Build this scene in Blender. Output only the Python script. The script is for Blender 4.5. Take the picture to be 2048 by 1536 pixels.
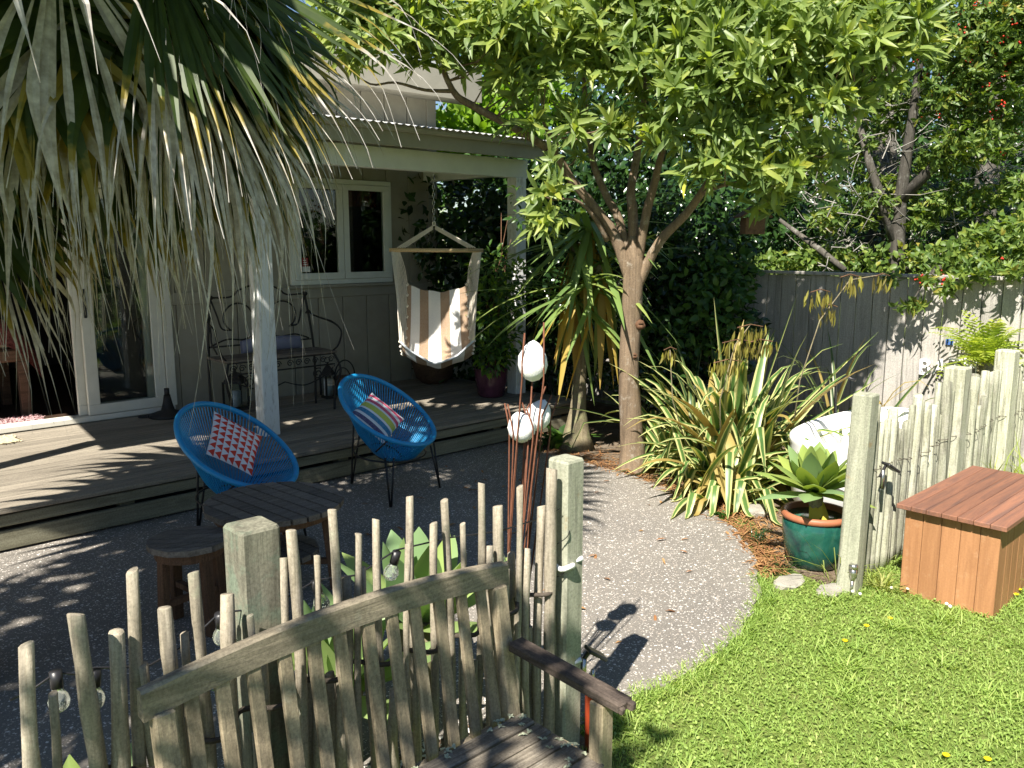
import bpy, math, random
import numpy as np
from mathutils import Vector, Matrix
R=math.radians
random.seed(7); rng=np.random.default_rng(7)
for o in list(bpy.data.objects): bpy.data.objects.remove(o)
scn=bpy.context.scene; COL=scn.collection
# ------------------------------------------------------------ camera, sky, sun, exposure
F=1680.; PITCH=R(9.6); HEAD=R(46.7); EYE=1.85
cam=bpy.data.cameras.new('camera'); camo=bpy.data.objects.new('camera',cam); COL.objects.link(camo)
camo.location=(0,0,EYE); camo.rotation_euler=(R(90)-PITCH,0,HEAD-R(90))
cam.sensor_width=36; cam.lens=F/2048*36; cam.clip_start=0.05; cam.clip_end=500
scn.camera=camo
SD=Vector((.78,.305,-1.)).normalized()          # direction the sunlight travels
world=bpy.data.worlds.new('World'); scn.world=world; world.use_nodes=True
wn=world.node_tree; bg=wn.nodes['Background']; bg.inputs[1].default_value=0.05
sky=wn.nodes.new('ShaderNodeTexSky'); sky.sky_type='NISHITA'; sky.sun_disc=False
sky.sun_elevation=R(50); sky.sun_rotation=math.atan2(-SD.x,-SD.y); sky.air_density=1.0; sky.dust_density=0.15; sky.ozone_density=3.0
wn.links.new(sky.outputs[0],bg.inputs[0])
sl=bpy.data.lights.new('sun','SUN'); sl.energy=5.0; sl.angle=R(0.53); sl.color=(1,.94,.84)
so=bpy.data.objects.new('sun',sl); COL.objects.link(so); so.location=(-6,-3,9); so.rotation_euler=SD.to_track_quat('-Z','Y').to_euler()
scn.view_settings.view_transform='Standard'; scn.view_settings.look='None'; scn.view_settings.gamma=1
scn.view_settings.exposure=1.3
scn.render.engine='CYCLES'
# ------------------------------------------------------------ geometry from the photograph: pixel -> place
_fh=np.array([math.cos(HEAD),math.sin(HEAD),0]); _rt=np.array([math.sin(HEAD),-math.cos(HEAD),0]); _up=np.array([0,0,1.])
_fw=_fh*math.cos(PITCH)-_up*math.sin(PITCH); _cu=_up*math.cos(PITCH)+_fh*math.sin(PITCH); _C=np.array([0,0,EYE])
def _ray(x,y): return _fw*F+_rt*(x-1024)+_cu*(768-y)
def atz(x,y,z=0.): d=_ray(x,y); return Vector(_C+d*((z-EYE)/d[2]))
def atv(x,y,v): d=_ray(x,y); return Vector(_C+d*(v/d[1]))
def atu(x,y,u): d=_ray(x,y); return Vector(_C+d*(u/d[0]))
def atd(x,y,f): d=_ray(x,y); return Vector(_C+d*(f/float(d@_fh)))     # f: level distance ahead of the lens
def vec(*a): return Vector(a)
def uni(a,b): return random.uniform(a,b)
# ------------------------------------------------------------ materials
MATS={}
class NT:
    def __init__(s,name):
        m=bpy.data.materials.new(name); m.use_nodes=True; s.m=m; s.t=m.node_tree; s.n=s.t.nodes; s.l=s.t.links
        s.out=s.n['Material Output']; s.b=s.n['Principled BSDF']; MATS[name]=m
    def N(s,t,**k):
        n=s.n.new(t)
        for a,b in k.items():
            if a.startswith('i_'): n.inputs[a[2:].replace('_',' ')].default_value=b
            else: setattr(n,a,b)
        return n
    def L(s,a,b): s.l.new(a,b)
    def coord(s,kind='Object',scale=(1,1,1)):
        c=s.N('ShaderNodeTexCoord'); m=s.N('ShaderNodeMapping'); m.inputs['Scale'].default_value=scale
        s.L(c.outputs[kind],m.inputs[0])
        r=s.N('ShaderNodeObjectInfo'); s.rnd=r.outputs['Random']
        v=s.N('ShaderNodeVectorMath',operation='SCALE'); v.inputs[0].default_value=(37.,19.,53.); s.L(s.rnd,v.inputs['Scale'])
        a=s.N('ShaderNodeVectorMath',operation='ADD'); s.L(m.outputs[0],a.inputs[0]); s.L(v.outputs[0],a.inputs[1])
        return a.outputs[0]
    def noise(s,vec,scale,detail=4,rough=.6,dist=0.):
        n=s.N('ShaderNodeTexNoise'); n.inputs['Scale'].default_value=scale; n.inputs['Detail'].default_value=detail
        n.inputs['Roughness'].default_value=rough; n.inputs['Distortion'].default_value=dist
        s.L(vec,n.inputs['Vector']); return n.outputs['Fac']
    def ramp(s,fac,stops,interp='LINEAR'):
        n=s.N('ShaderNodeValToRGB'); cr=n.color_ramp; cr.interpolation=interp
        while len(cr.elements)<len(stops): cr.elements.new(0.5)
        for e,(p,c) in zip(cr.elements,stops): e.position=p; e.color=(c[0],c[1],c[2],1) if not isinstance(c,(int,float)) else (c,c,c,1)
        s.L(fac,n.inputs[0]); return n.outputs[0]
    def mix(s,fac,a,b,bl='MIX'):
        n=s.N('ShaderNodeMix',data_type='RGBA',blend_type=bl)
        for i,x in ((0,fac),(6,a),(7,b)):
            if hasattr(x,'links'): s.L(x,n.inputs[i])
            elif i==0: n.inputs[0].default_value=x
            else: n.inputs[i].default_value=(*x,1)
        return n.outputs[2]
    def math(s,op,a,b=None,c=None):
        n=s.N('ShaderNodeMath',operation=op)
        for i,x in enumerate((a,b,c)):
            if x is None: continue
            if hasattr(x,'links'): s.L(x,n.inputs[i])
            else: n.inputs[i].default_value=x
        return n.outputs[0]
    def bump(s,h,strength=.3,dist=.01):
        n=s.N('ShaderNodeBump'); n.inputs['Strength'].default_value=strength; n.inputs['Distance'].default_value=dist
        s.L(h,n.inputs['Height']); s.L(n.outputs[0],s.b.inputs['Normal']); return n.outputs[0]
    def fin(s,col,rough=.7,spec=.3,metal=0):
        if hasattr(col,'links'): s.L(col,s.b.inputs['Base Color'])
        else: s.b.inputs['Base Color'].default_value=(*col,1)
        if hasattr(rough,'links'): s.L(rough,s.b.inputs['Roughness'])
        else: s.b.inputs['Roughness'].default_value=rough
        s.b.inputs['Specular IOR Level'].default_value=spec; s.b.inputs['Metallic'].default_value=metal
        return s.m
def m_plain(name,c,var=.18,scale=6,rough=.6,spec=.3,metal=0,bump=.1,bd=.004):
    t=NT(name); v=t.coord(); n=t.noise(v,scale,6,.65)
    a=tuple(x*(1-var) for x in c); b=tuple(min(1,x*(1+var)) for x in c)
    col=t.ramp(n,[(.3,a),(.7,b)])
    k=t.math('MULTIPLY_ADD',t.rnd,.2,.9); col=t.mix(1.,col,t.ramp(k,[(0,0.),(1,1.)]),'MULTIPLY') if False else col
    if bump: t.bump(t.noise(v,scale*8,4),bump,bd)
    return t.fin(col,rough,spec,metal)
def m_wood(name,c1,c2,axis='Z',scale=14,rough=.8,dark=None,patch=None,bump=.5,spec=.2,objvar=.25,speck=.8):
    """weathered timber: grain stretched along one axis, per-piece tone, optional stains and lichen patches"""
    t=NT(name); st={'X':(.06,1,1),'Y':(1,.06,1),'Z':(1,1,.06)}[axis]
    v=t.coord('Object',st); g=t.noise(v,scale*4,8,.75,.8); g2=t.noise(v,scale*1.6,4,.6,1.6)
    v2=t.coord('Object',(1,1,1)); n=t.noise(v2,9,7,.7)
    col=t.mix(t.ramp(g,[(.38,0.),(.62,1.)]),c1,c2)
    d=dark or tuple(x*.45 for x in c1)
    col=t.mix(t.ramp(g2,[(.50,0.),(.68,.8)]),col,d)
    if patch:
        col=t.mix(t.ramp(n,[(patch[1],0.),(patch[1]+.12,patch[2])]),col,patch[0])
    fs=t.noise(v2,110,4,.75); k=t.math('MULTIPLY',t.math('MULTIPLY_ADD',t.rnd,objvar*2,1-objvar),t.ramp(fs,[(.3,1-.38*speck),(.5,1.),(.72,1+.35*speck)]))
    vm=t.N('ShaderNodeVectorMath',operation='SCALE'); t.L(col,vm.inputs[0]); t.L(k,vm.inputs['Scale'])
    h=t.math('ADD',t.math('ADD',g,t.math('MULTIPLY',fs,.5*speck)),t.math('MULTIPLY',g2,.8)); t.bump(h,bump,.004)
    return t.fin(vm.outputs[0],rough,spec)
def m_leaf(name,stops,rough=.45,trans=.35,spec=.4,vein=0.,attr=False,tcol=(1.5,1.5,.5),gl=None):
    """leaf: tone differs leaf by leaf; light also passes through"""
    t=NT(name); g=t.N('ShaderNodeNewGeometry'); r=g.outputs['Random Per Island']
    v=t.coord(); n=t.noise(v,3.,3)
    oi=t.math('ADD',t.math('MULTIPLY',r,.6),t.math('MULTIPLY',t.ramp(n,[(.25,0.),(.75,1.)]),.4))
    if attr=='obj': oi=t.math('ADD',t.math('MULTIPLY',t.rnd,.7),t.math('MULTIPLY',n,.3))
    col=t.ramp(oi,stops)
    if vein:
        a=t.N('ShaderNodeAttribute',attribute_name='st'); sx=t.N('ShaderNodeSeparateXYZ'); t.L(a.outputs['Vector'],sx.inputs[0])
        e=t.math('ABSOLUTE',t.math('SUBTRACT',sx.outputs[0],.5))
        nn=t.noise(v,30.,2); e=t.math('ADD',e,t.math('MULTIPLY',t.math('SUBTRACT',nn,.5),.12))
        col=t.mix(t.ramp(e,[(.2,0.),(.33,1.)]),col,vein)
    t.fin(col,rough,spec)
    tr=t.N('ShaderNodeBsdfTranslucent'); mm=t.mix(1.,col,tcol,'MULTIPLY'); t.L(mm,tr.inputs[0])
    ms=t.N('ShaderNodeMixShader'); ms.inputs[0].default_value=trans
    t.L(t.b.outputs[0],ms.inputs[1]); t.L(tr.outputs[0],ms.inputs[2]); t.L(ms.outputs[0],t.out.inputs[0])
    return t.m
# ------------------------------------------------------------ mesh collecting
class M:
    def __init__(s): s.v=[]; s.f=[]; s.st=[]
    def add(s,vs,fs,st=None):
        k=len(s.v); s.v+= [tuple(x) for x in vs]; s.f+=[tuple(i+k for i in f) for f in fs]
        s.st+= st if st else [(.5,.5,0)]*len(vs); return s
    def box(s,c,size,rot=None,bev=0.):
        x,y,z=(q/2 for q in size); b=min(bev,x*.9,y*.9,z*.9)
        if b<=0:
            vs=[(-x,-y,-z),(x,-y,-z),(x,y,-z),(-x,y,-z),(-x,-y,z),(x,-y,z),(x,y,z),(-x,y,z)]
            fs=[(0,3,2,1),(4,5,6,7),(0,1,5,4),(1,2,6,5),(2,3,7,6),(3,0,4,7)]
        else:
            vs=[];idx={}
            for sx in(-1,1):
                for sy in(-1,1):
                    for sz in(-1,1):
                        for a in range(3):
                            p=[sx*x,sy*y,sz*z]
                            for q,(sg,h) in enumerate(((sx,x),(sy,y),(sz,z))):
                                if q!=a: p[q]=sg*(h-b)
                            idx[sx,sy,sz,a]=len(vs); vs.append(tuple(p))
            fs=[]; ring=[(-1,-1),(1,-1),(1,1),(-1,1)]
            def key(a,sg,o1,o2):
                k=[0,0,0]; k[a]=sg; k[(a+1)%3]=o1; k[(a+2)%3]=o2; return tuple(k)
            for a in range(3):
                for sg in(-1,1):
                    q=[idx[key(a,sg,*r)+(a,)] for r in ring]; fs.append(tuple(q if sg>0 else q[::-1]))
            for a in range(3):
                b1,b2=(a+1)%3,(a+2)%3
                for s1 in(-1,1):
                    for s2 in(-1,1):
                        def kk(sa): k=[0,0,0];k[a]=sa;k[b1]=s1;k[b2]=s2;return tuple(k)
                        q=[idx[kk(-1)+(b1,)],idx[kk(1)+(b1,)],idx[kk(1)+(b2,)],idx[kk(-1)+(b2,)]]
                        fs.append(tuple(q if s1*s2<0 else q[::-1]))
            for sx in(-1,1):
                for sy in(-1,1):
                    for sz in(-1,1):
                        q=[idx[sx,sy,sz,0],idx[sx,sy,sz,1],idx[sx,sy,sz,2]]
                        fs.append(tuple(q if sx*sy*sz>0 else q[::-1]))
        c=Vector(c)
        if rot is not None:
            vs=[rot@Vector(p) for p in vs]
        return s.add([Vector(p)+c for p in vs],fs)
    def bb(s,a,b,bev=0.):       # box by two corners
        return s.box([(p+q)/2 for p,q in zip(a,b)],[abs(q-p) for p,q in zip(a,b)],None,bev)
    def beam(s,a,b,w,h,upv=(0,0,1),bev=0.):
        a=Vector(a);b=Vector(b);d=(b-a);L=d.length;d.normalize();u=Vector(upv);x=d.cross(u)
        if x.length<1e-4: x=d.cross(Vector((0,1,0)))
        x.normalize();z=x.cross(d);m=Matrix((x,d,z)).transposed()
        return s.box((a+b)/2,(w,L,h),m,bev)
    def tube(s,pts,r,n=8,cap=True,closed=False,jit=0.):
        pts=[Vector(p) for p in pts]; N=len(pts); rr=r if hasattr(r,'__len__') else [r]*N
        T=[]
        for i in range(N):
            if closed: d=pts[(i+1)%N]-pts[i-1]
            else: d=pts[min(i+1,N-1)]-pts[max(i-1,0)]
            T.append(d.normalized() if d.length>1e-9 else Vector((0,0,1)))
        a=Vector((0,0,1)) if abs(T[0].z)<.9 else Vector((1,0,0)); x=T[0].cross(a).normalized()
        vs=[];fs=[]
        for i in range(N):
            x=(x-T[i]*x.dot(T[i])); x=x.normalized() if x.length>1e-6 else T[i].orthogonal().normalized(); y=T[i].cross(x)
            for k in range(n):
                an=2*math.pi*k/n; q=rr[i]*(1+(random.uniform(-jit,jit) if jit else 0))
                vs.append(pts[i]+(x*math.cos(an)+y*math.sin(an))*q)
        for i in range(N if closed else N-1):
            j=(i+1)%N
            for k in range(n): fs.append((i*n+k,i*n+(k+1)%n,j*n+(k+1)%n,j*n+k))
        if cap and not closed:
            fs.append(tuple(range(n))[::-1]); fs.append(tuple((N-1)*n+k for k in range(n)))
        return s.add(vs,fs)
    def lathe(s,prof,c=(0,0,0),n=28,jit=0.):
        vs=[];fs=[];c=Vector(c)
        for r,z in prof:
            for k in range(n):
                a=2*math.pi*k/n; vs.append((c.x+r*math.cos(a),c.y+r*math.sin(a),c.z+z))
        for i in range(len(prof)-1):
            for k in range(n): fs.append((i*n+k,i*n+(k+1)%n,(i+1)*n+(k+1)%n,(i+1)*n+k))
        if prof[0][0]>1e-4: fs.append(tuple(range(n))[::-1])
        if prof[-1][0]>1e-4: fs.append(tuple((len(prof)-1)*n+k for k in range(n)))
        return s.add(vs,fs)
    def ribbon(s,pts,widths,side,fold=0.,st0=0.):
        """strap: centre line pts, width list, side vector list; fold lifts both edges"""
        vs=[];st=[];N=len(pts)
        for i,p in enumerate(pts):
            p=Vector(p); d=(Vector(pts[min(i+1,N-1)])-Vector(pts[max(i-1,0)])).normalized()
            sd=Vector(side[i] if isinstance(side,list) else side); sd=(sd-d*sd.dot(d)).normalized(); nn=sd.cross(d)
            w=widths[i]/2; t=i/(N-1)
            vs+=[p-sd*w+nn*w*fold,p,p+sd*w+nn*w*fold]; st+=[(0,t,0),(.5,t,0),(1,t,0)]
        fs=[]
        for i in range(N-1):
            a=i*3; fs+=[(a,a+1,a+4,a+3),(a+1,a+2,a+5,a+4)]
        return s.add(vs,fs,st)
    def grid(s,fn,nu,nv,flip=False):
        vs=[];st=[];fs=[]
        for j in range(nv+1):
            for i in range(nu+1):
                u=i/nu;v=j/nv; vs.append(fn(u,v)); st.append((u,v,0))
        for j in range(nv):
            for i in range(nu):
                a=j*(nu+1)+i; q=(a,a+1,a+nu+2,a+nu+1); fs.append(q[::-1] if flip else q)
        return s.add(vs,fs,st)
    def build(s,name,mat,parent=None,smooth=False,origin=None,kind=None,local=False,label=None):
        me=bpy.data.meshes.new(name); o=bpy.data.objects.new(name,me)
        if local: off=Vector((0,0,0))
        elif origin is not None: off=Vector(origin)
        else: off=parent['_o'] if False else (WORLDPOS.get(parent.name,Vector((0,0,0))) if parent else Vector((0,0,0)))
        me.from_pydata([(p[0]-off.x,p[1]-off.y,p[2]-off.z) for p in s.v],[],s.f)
        a=me.attributes.new('st','FLOAT_VECTOR','POINT'); a.data.foreach_set('vector',np.array(s.st,dtype=np.float32).ravel())
        me.materials.append(MATS[mat] if isinstance(mat,str) else mat)
        if smooth: me.polygons.foreach_set('use_smooth',[True]*len(me.polygons))
        me.validate(); me.update(); COL.objects.link(o)
        if parent:
            o.parent=parent
            if origin is not None: o.location=off-WORLDPOS.get(parent.name,Vector((0,0,0)))
        elif origin is not None: o.location=off
        WORLDPOS[o.name]=(Vector(off) if (origin is not None or not parent) else WORLDPOS.get(parent.name,Vector((0,0,0))).copy())
        if kind: o['kind']=kind
        if label: o['label']=label
        return o
WORLDPOS={}
def tag(o,label,cat,group=None):
    o['label']=label; o['category']=cat
    if group: o['group']=group
    return o
def thing(name,label,cat,loc=(0,0,0),group=None,rotz=0.):
    o=bpy.data.objects.new(name,None); COL.objects.link(o); o.location=loc; o.rotation_euler=(0,0,rotz); o.empty_display_size=.1
    WORLDPOS[o.name]=Vector(loc); return tag(o,label,cat,group)
def copy_tree(o,parent=None):
    c=o.copy(); COL.objects.link(c); c.parent=parent; WORLDPOS[c.name]=WORLDPOS.get(o.name,Vector((0,0,0))).copy()
    for ch in o.children: copy_tree(ch,c)
    return c
def leaves(name,P,D,Nn,L,W,mat,parent=None,curl=.15,kind='stuff',link=True,smooth=False):
    """many leaves as one mesh: base points P, directions D, normals Nn, lengths L, widths W"""
    P=np.asarray(P,float);D=np.asarray(D,float);Nn=np.asarray(Nn,float);n=len(P)
    L=np.broadcast_to(np.asarray(L,float),(n,))[:,None]; W=np.broadcast_to(np.asarray(W,float),(n,))[:,None]
    D=D/np.linalg.norm(D,axis=1,keepdims=True); S=np.cross(D,Nn); S/=np.linalg.norm(S,axis=1,keepdims=True)+1e-9; U=np.cross(S,D)
    off=np.array(WORLDPOS.get(parent.name,Vector((0,0,0)))) if parent else np.zeros(3)
    curl=curl*rng.uniform(.2,2.4,n)[:,None] if n>1 else curl; sw=S*L*rng.uniform(-.12,.12,n)[:,None] if n>1 else 0
    P=P-off
    b=P; m1=P+D*L*.35-U*L*curl*.1; m2=P+D*L*.7-U*L*curl*.5; t=P+D*L-U*L*curl*1.2+sw
    e=U*W*.18
    V=np.stack([b,m1-S*W*.5+e,m1,m1+S*W*.5+e,m2-S*W*.42+e,m2,m2+S*W*.42+e,t],axis=1).reshape(-1,3)
    tri=np.array([[0,1,2],[0,2,3],[1,4,5],[1,5,2],[2,5,6],[2,6,3],[4,7,5],[5,7,6]])
    Fi=(tri[None]+ (np.arange(n)*8)[:,None,None]).reshape(-1)
    return rawmesh(name,V,Fi,mat,parent,kind,smooth)
def rawmesh(name,V,Fi,mat,parent,kind,smooth=False):
    me=bpy.data.meshes.new(name); nt=len(Fi)//3
    me.vertices.add(len(V)); me.vertices.foreach_set('co',np.asarray(V,np.float32).ravel())
    me.loops.add(len(Fi)); me.loops.foreach_set('vertex_index',np.asarray(Fi,np.int32))
    me.polygons.add(nt); me.polygons.foreach_set('loop_start',np.arange(nt,dtype=np.int32)*3); me.polygons.foreach_set('loop_total',np.full(nt,3,np.int32))
    if smooth: me.polygons.foreach_set('use_smooth',np.ones(nt,bool))
    me.update(calc_edges=True); me.materials.append(MATS[mat])
    o=bpy.data.objects.new(name,me); COL.objects.link(o)
    if parent: o.parent=parent
    if kind: o['kind']=kind
    return o
def rand_unit(n): 
    v=rng.normal(size=(n,3)); return v/np.linalg.norm(v,axis=1,keepdims=True)
def blob_points(blobs,n,shell=.55):
    """points through several ellipsoids (centre, radii), denser towards their outside"""
    w=np.array([r[0]*r[1]*r[2] for c,r in blobs])**.8; w/=w.sum(); k=rng.choice(len(blobs),n,p=w)
    d=rand_unit(n); rad=shell+(1-shell)*rng.random(n)**.7; rad=np.where(rng.random(n)<.25,rng.random(n),rad)
    C=np.array([list(b[0]) for b in blobs])[k]; Rr=np.array([list(b[1]) for b in blobs])[k]
    return C+d*rad[:,None]*Rr, d
# ------------------------------------------------------------ material list
def mats():
    m_plain('cladding',(.34,.315,.25),.10,5,.75,.25,0,.15)
    m_plain('trim_taupe',(.33,.31,.25),.08,5,.7,.25,0,.1)
    m_plain('beam_paint',(.72,.74,.68),.06,5,.6,.3,0,.08)
    m_plain('cream_paint',(.68,.66,.58),.07,7,.5,.35,0,.08)
    m_plain('roof_steel',(.62,.62,.60),.1,9,.45,.5,.2,.05)
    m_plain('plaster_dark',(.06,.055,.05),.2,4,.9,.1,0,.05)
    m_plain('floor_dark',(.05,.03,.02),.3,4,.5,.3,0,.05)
    # weathered post with peeling whitish wash
    t=NT('post_white'); v=t.coord('Object',(1,1,.3)); n=t.noise(v,22,6,.7); c=t.mix(t.ramp(n,[(.52,0.),(.64,1.)]),(.74,.75,.73),(.52,.50,.46)); t.bump(n,.3,.004); t.fin(c,.75)
    m_wood('deck_wood',(.30,.265,.21),(.20,.175,.14),'X',10,.8,bump=.35,objvar=.16)
    m_wood('deck_face',(.25,.24,.17),(.17,.16,.11),'X',9,.85,bump=.3,objvar=.12)
    m_wood('picket_wood',(.38,.335,.26),(.26,.225,.165),'Z',16,.85,patch=((.26,.28,.19),.56,.55),bump=.5,objvar=.2)
    m_wood('picket_green',(.41,.41,.32),(.28,.285,.20),'Z',14,.85,dark=(.10,.095,.07),patch=((.40,.38,.32),.52,.6),bump=.6,objvar=.35)
    m_wood('post_green',(.38,.38,.29),(.29,.30,.22),'Z',9,.8,patch=((.34,.2,.06),.6,.55),bump=.35,objvar=.06)
    m_wood('post_grey',(.25,.24,.18),(.16,.155,.115),'Z',9,.85,patch=((.15,.21,.15),.5,.6),bump=.4,objvar=.05)
    m_wood('bench_wood',(.37,.305,.20),(.23,.19,.13),'Z',11,.88,patch=((.33,.33,.26),.6,.5),bump=.6,objvar=.14)
    m_wood('bench_rail',(.34,.29,.21),(.21,.18,.13),'X',11,.88,patch=((.33,.33,.26),.58,.5),bump=.6,objvar=.1)
    m_wood('bench_seat',(.27,.235,.185),(.13,.11,.085),'X',16,.9,patch=((.36,.35,.31),.56,.6),bump=.8,objvar=.15)
    m_wood('bench_arm',(.13,.10,.08),(.075,.06,.05),'Y',16,.9,bump=.8,objvar=.1)
    m_wood('stool_wood',(.22,.185,.15),(.14,.115,.095),'X',12,.85,bump=.5,objvar=.2)
    m_wood('stool_leg',(.17,.09,.05),(.11,.06,.035),'Z',12,.8,bump=.4)
    m_wood('fence_paling',(.42,.395,.36),(.33,.31,.285),'Z',7,.85,patch=((.30,.31,.26),.58,.5),bump=.35,objvar=.1)
    m_wood('box_panel',(.36,.18,.085),(.29,.14,.065),'Z',6,.65,dark=(.24,.115,.055),patch=((.42,.25,.14),.56,.6),bump=.25,objvar=.10,speck=.25)
    m_wood('box_lid',(.27,.125,.075),(.17,.085,.06),'X',7,.65,dark=(.13,.075,.06),bump=.3,objvar=.16,speck=.3)
    m_wood('bark',(.24,.175,.115),(.15,.11,.075),'Z',7,.9,patch=((.36,.32,.26),.55,.7),bump=1.,objvar=.05)
    m_wood('bark_grey',(.11,.10,.085),(.06,.055,.045),'Z',9,.9,patch=((.32,.31,.28),.55,.6),bump=.7,objvar=.2)
    m_wood('yucca_trunk',(.27,.23,.15),(.18,.15,.09),'Z',7,.9,patch=((.24,.26,.12),.5,.5),bump=.9,objvar=.05)
    m_wood('palm_trunk',(.15,.09,.06),(.08,.05,.035),'Z',24,.95,bump=1.,objvar=.1)
    m_wood('cedar_dark',(.15,.09,.055),(.10,.06,.04),'X',10,.8)
    m_wood('pale_bar',(.62,.46,.26),(.5,.36,.19),'X',8,.6,bump=.15)
    m_plain('steel_black',(.012,.012,.013),.2,12,.45,.5,0,.05)
    m_plain('iron_black',(.02,.018,.017),.3,20,.6,.4,0,.2)
    m_plain('blue_cord',(.014,.27,.56),.12,14,.38,.5,0,.0)
    m_plain('plaster_white',(.80,.80,.78),.05,30,.85,.2,0,.5,.006)
    m_plain('enamel_white',(.82,.82,.81),.03,3,.25,.5,0,.0)
    m_plain('rust_rod',(.14,.055,.03),.35,30,.8,.3,0,.4)
    m_plain('rope_cream',(.70,.64,.54),.12,60,.9,.1,0,.5)
    m_plain('rope_dark',(.09,.075,.06),.3,60,.95,.1,0,.6)
    m_plain('glaze_purple',(.085,.03,.05),.4,9,.22,.6,0,.02)
    m_plain('terracotta',(.33,.12,.06),.2,10,.5,.4,0,.1)
    m_plain('soil',(.22,.15,.10),.5,14,.95,.1,0,.9,.02)
    m_plain('chrome',(.45,.44,.40),.2,9,.25,.5,.9,.0)
    m_plain('plastic_black',(.018,.018,.02),.2,9,.4,.5,0,.05)
    m_plain('strap_white',(.75,.75,.73),.05,9,.5,.4,0,.05)
    m_plain('candle_white',(.6,.63,.66),.05,9,.4,.4,0,.05)
    m_plain('red_plastic',(.40,.06,.02),.1,9,.35,.5,0,.02)
    m_plain('cushion_lilac',(.22,.22,.30),.15,9,.9,.1,0,.2)
    m_plain('quilt_red',(.34,.10,.08),.6,40,.95,.1,0,.6)
    m_plain('quilt_tan',(.36,.29,.22),.3,30,.95,.1,0,.5)
    m_plain('rug_pink',(.50,.33,.33),.3,60,.98,.05,0,.8)
    m_plain('mat_cream',(.62,.54,.36),.2,40,.98,.05,0,.8)
    m_plain('terracotta_wall',(.25,.07,.025),.2,9,.8,.1,0,.1)
    m_plain('berry_red',(.45,.03,.012),.3,9,.35,.5,0,.0)
    m_plain('flower_yellow',(.75,.50,.01),.1,9,.7,.2,0,.0)
    m_plain('flower_white',(.78,.76,.70),.1,9,.7,.2,0,.0)
    m_plain('stone_white',(.30,.28,.24),.2,12,.9,.2,0,.6,.01)
    m_plain('sign_white',(.80,.79,.77),.06,8,.6,.3,0,.05)
    m_plain('sticker_red',(.30,.03,.03),.1,8,.5,.3,0,.0)
    m_plain('tile_blue',(.05,.12,.35),.1,8,.4,.4,0,.0)
    m_plain('curtain_red',(.13,.02,.015),.2,8,.9,.1,0,.2)
    # glazed pot, green running into dark blue
    t=NT('glaze_green'); v=t.coord(); n=t.noise(v,5,5,.6,1.); sx=t.N('ShaderNodeSeparateXYZ'); t.L(v,sx.inputs[0])
    c=t.ramp(n,[(.3,(.008,.028,.035)),(.5,(.012,.075,.055)),(.72,(.03,.14,.11))]); t.bump(t.noise(v,20,3),.1,.003); t.fin(c,.14,.6)
    # exposed aggregate with shell flecks
    t=NT('aggregate'); v=t.coord('Object'); n=t.noise(v,1.3,5,.6); n2=t.noise(v,140,3,.7)
    base=t.mix(t.ramp(n2,[(.35,0.),(.65,1.)]),(.12,.11,.098),(.225,.207,.183)); base=t.mix(t.ramp(n,[(.35,0.),(.7,.5)]),base,(.26,.235,.20))
    hs=[]
    for sc,th,pr in ((105,.30,.50),(65,.30,.36)):
        wv=t.N('ShaderNodeTexNoise'); wv.inputs['Scale'].default_value=sc*.9; t.L(v,wv.inputs['Vector'])
        dv=t.N('ShaderNodeVectorMath',operation='MULTIPLY_ADD'); t.L(wv.outputs['Color'],dv.inputs[0]); dv.inputs[1].default_value=(.013,.013,.013); t.L(v,dv.inputs[2])
        vo=t.N('ShaderNodeTexVoronoi'); vo.inputs['Scale'].default_value=sc; t.L(dv.outputs[0],vo.inputs['Vector'])
        sc_=t.N('ShaderNodeSeparateColor'); t.L(vo.outputs['Color'],sc_.inputs[0])
        chip=t.math('MULTIPLY',t.math('LESS_THAN',vo.outputs['Distance'],t.math('MULTIPLY_ADD',sc_.outputs[1],.34,.12)),t.math('LESS_THAN',sc_.outputs[0],pr))
        hs.append(chip); cc=t.ramp(sc_.outputs[2],[(0,(.42,.36,.30)),(.5,(.62,.56,.50)),(1,(.78,.75,.70))]); base=t.mix(t.math('MULTIPLY',chip,.9),base,cc)
    t.bump(t.math('ADD',t.math('ADD',hs[0],hs[1]),n2),.5,.004); t.fin(base,.75,.3)
    # lawn soil / thatch under the blades
    t=NT('lawn_ground'); v=t.coord(); n=t.noise(v,9,6,.7); n2=t.noise(v,70,4,.7)
    c=t.mix(t.ramp(n2,[(.35,0.),(.65,1.)]),(.10,.14,.03),(.18,.24,.06)); c=t.mix(t.ramp(n,[(.5,0.),(.75,.6)]),c,(.20,.17,.08)); t.bump(n2,.8,.02); t.fin(c,.95,.1)
    t=NT('bed_soil'); v=t.coord(); n=t.noise(v,7,6,.7); n2=t.noise(v,60,5,.7)
    c=t.mix(t.ramp(n2,[(.35,0.),(.65,1.)]),(.10,.07,.045),(.26,.20,.14)); c=t.mix(t.ramp(n,[(.5,0.),(.72,.7)]),c,(.36,.31,.25)); t.bump(n2,1.,.02); t.fin(c,.95,.1)
    # glass
    t=NT('glass_pane'); t.b.inputs['Transmission Weight'].default_value=1.; t.b.inputs['IOR'].default_value=1.45; t.fin((.72,.78,.75),.02,.5)
    t=NT('bulb_glass'); t.b.inputs['Transmission Weight'].default_value=.85; t.b.inputs['IOR'].default_value=1.25; t.fin((.75,.80,.74),.05,.6)
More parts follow.
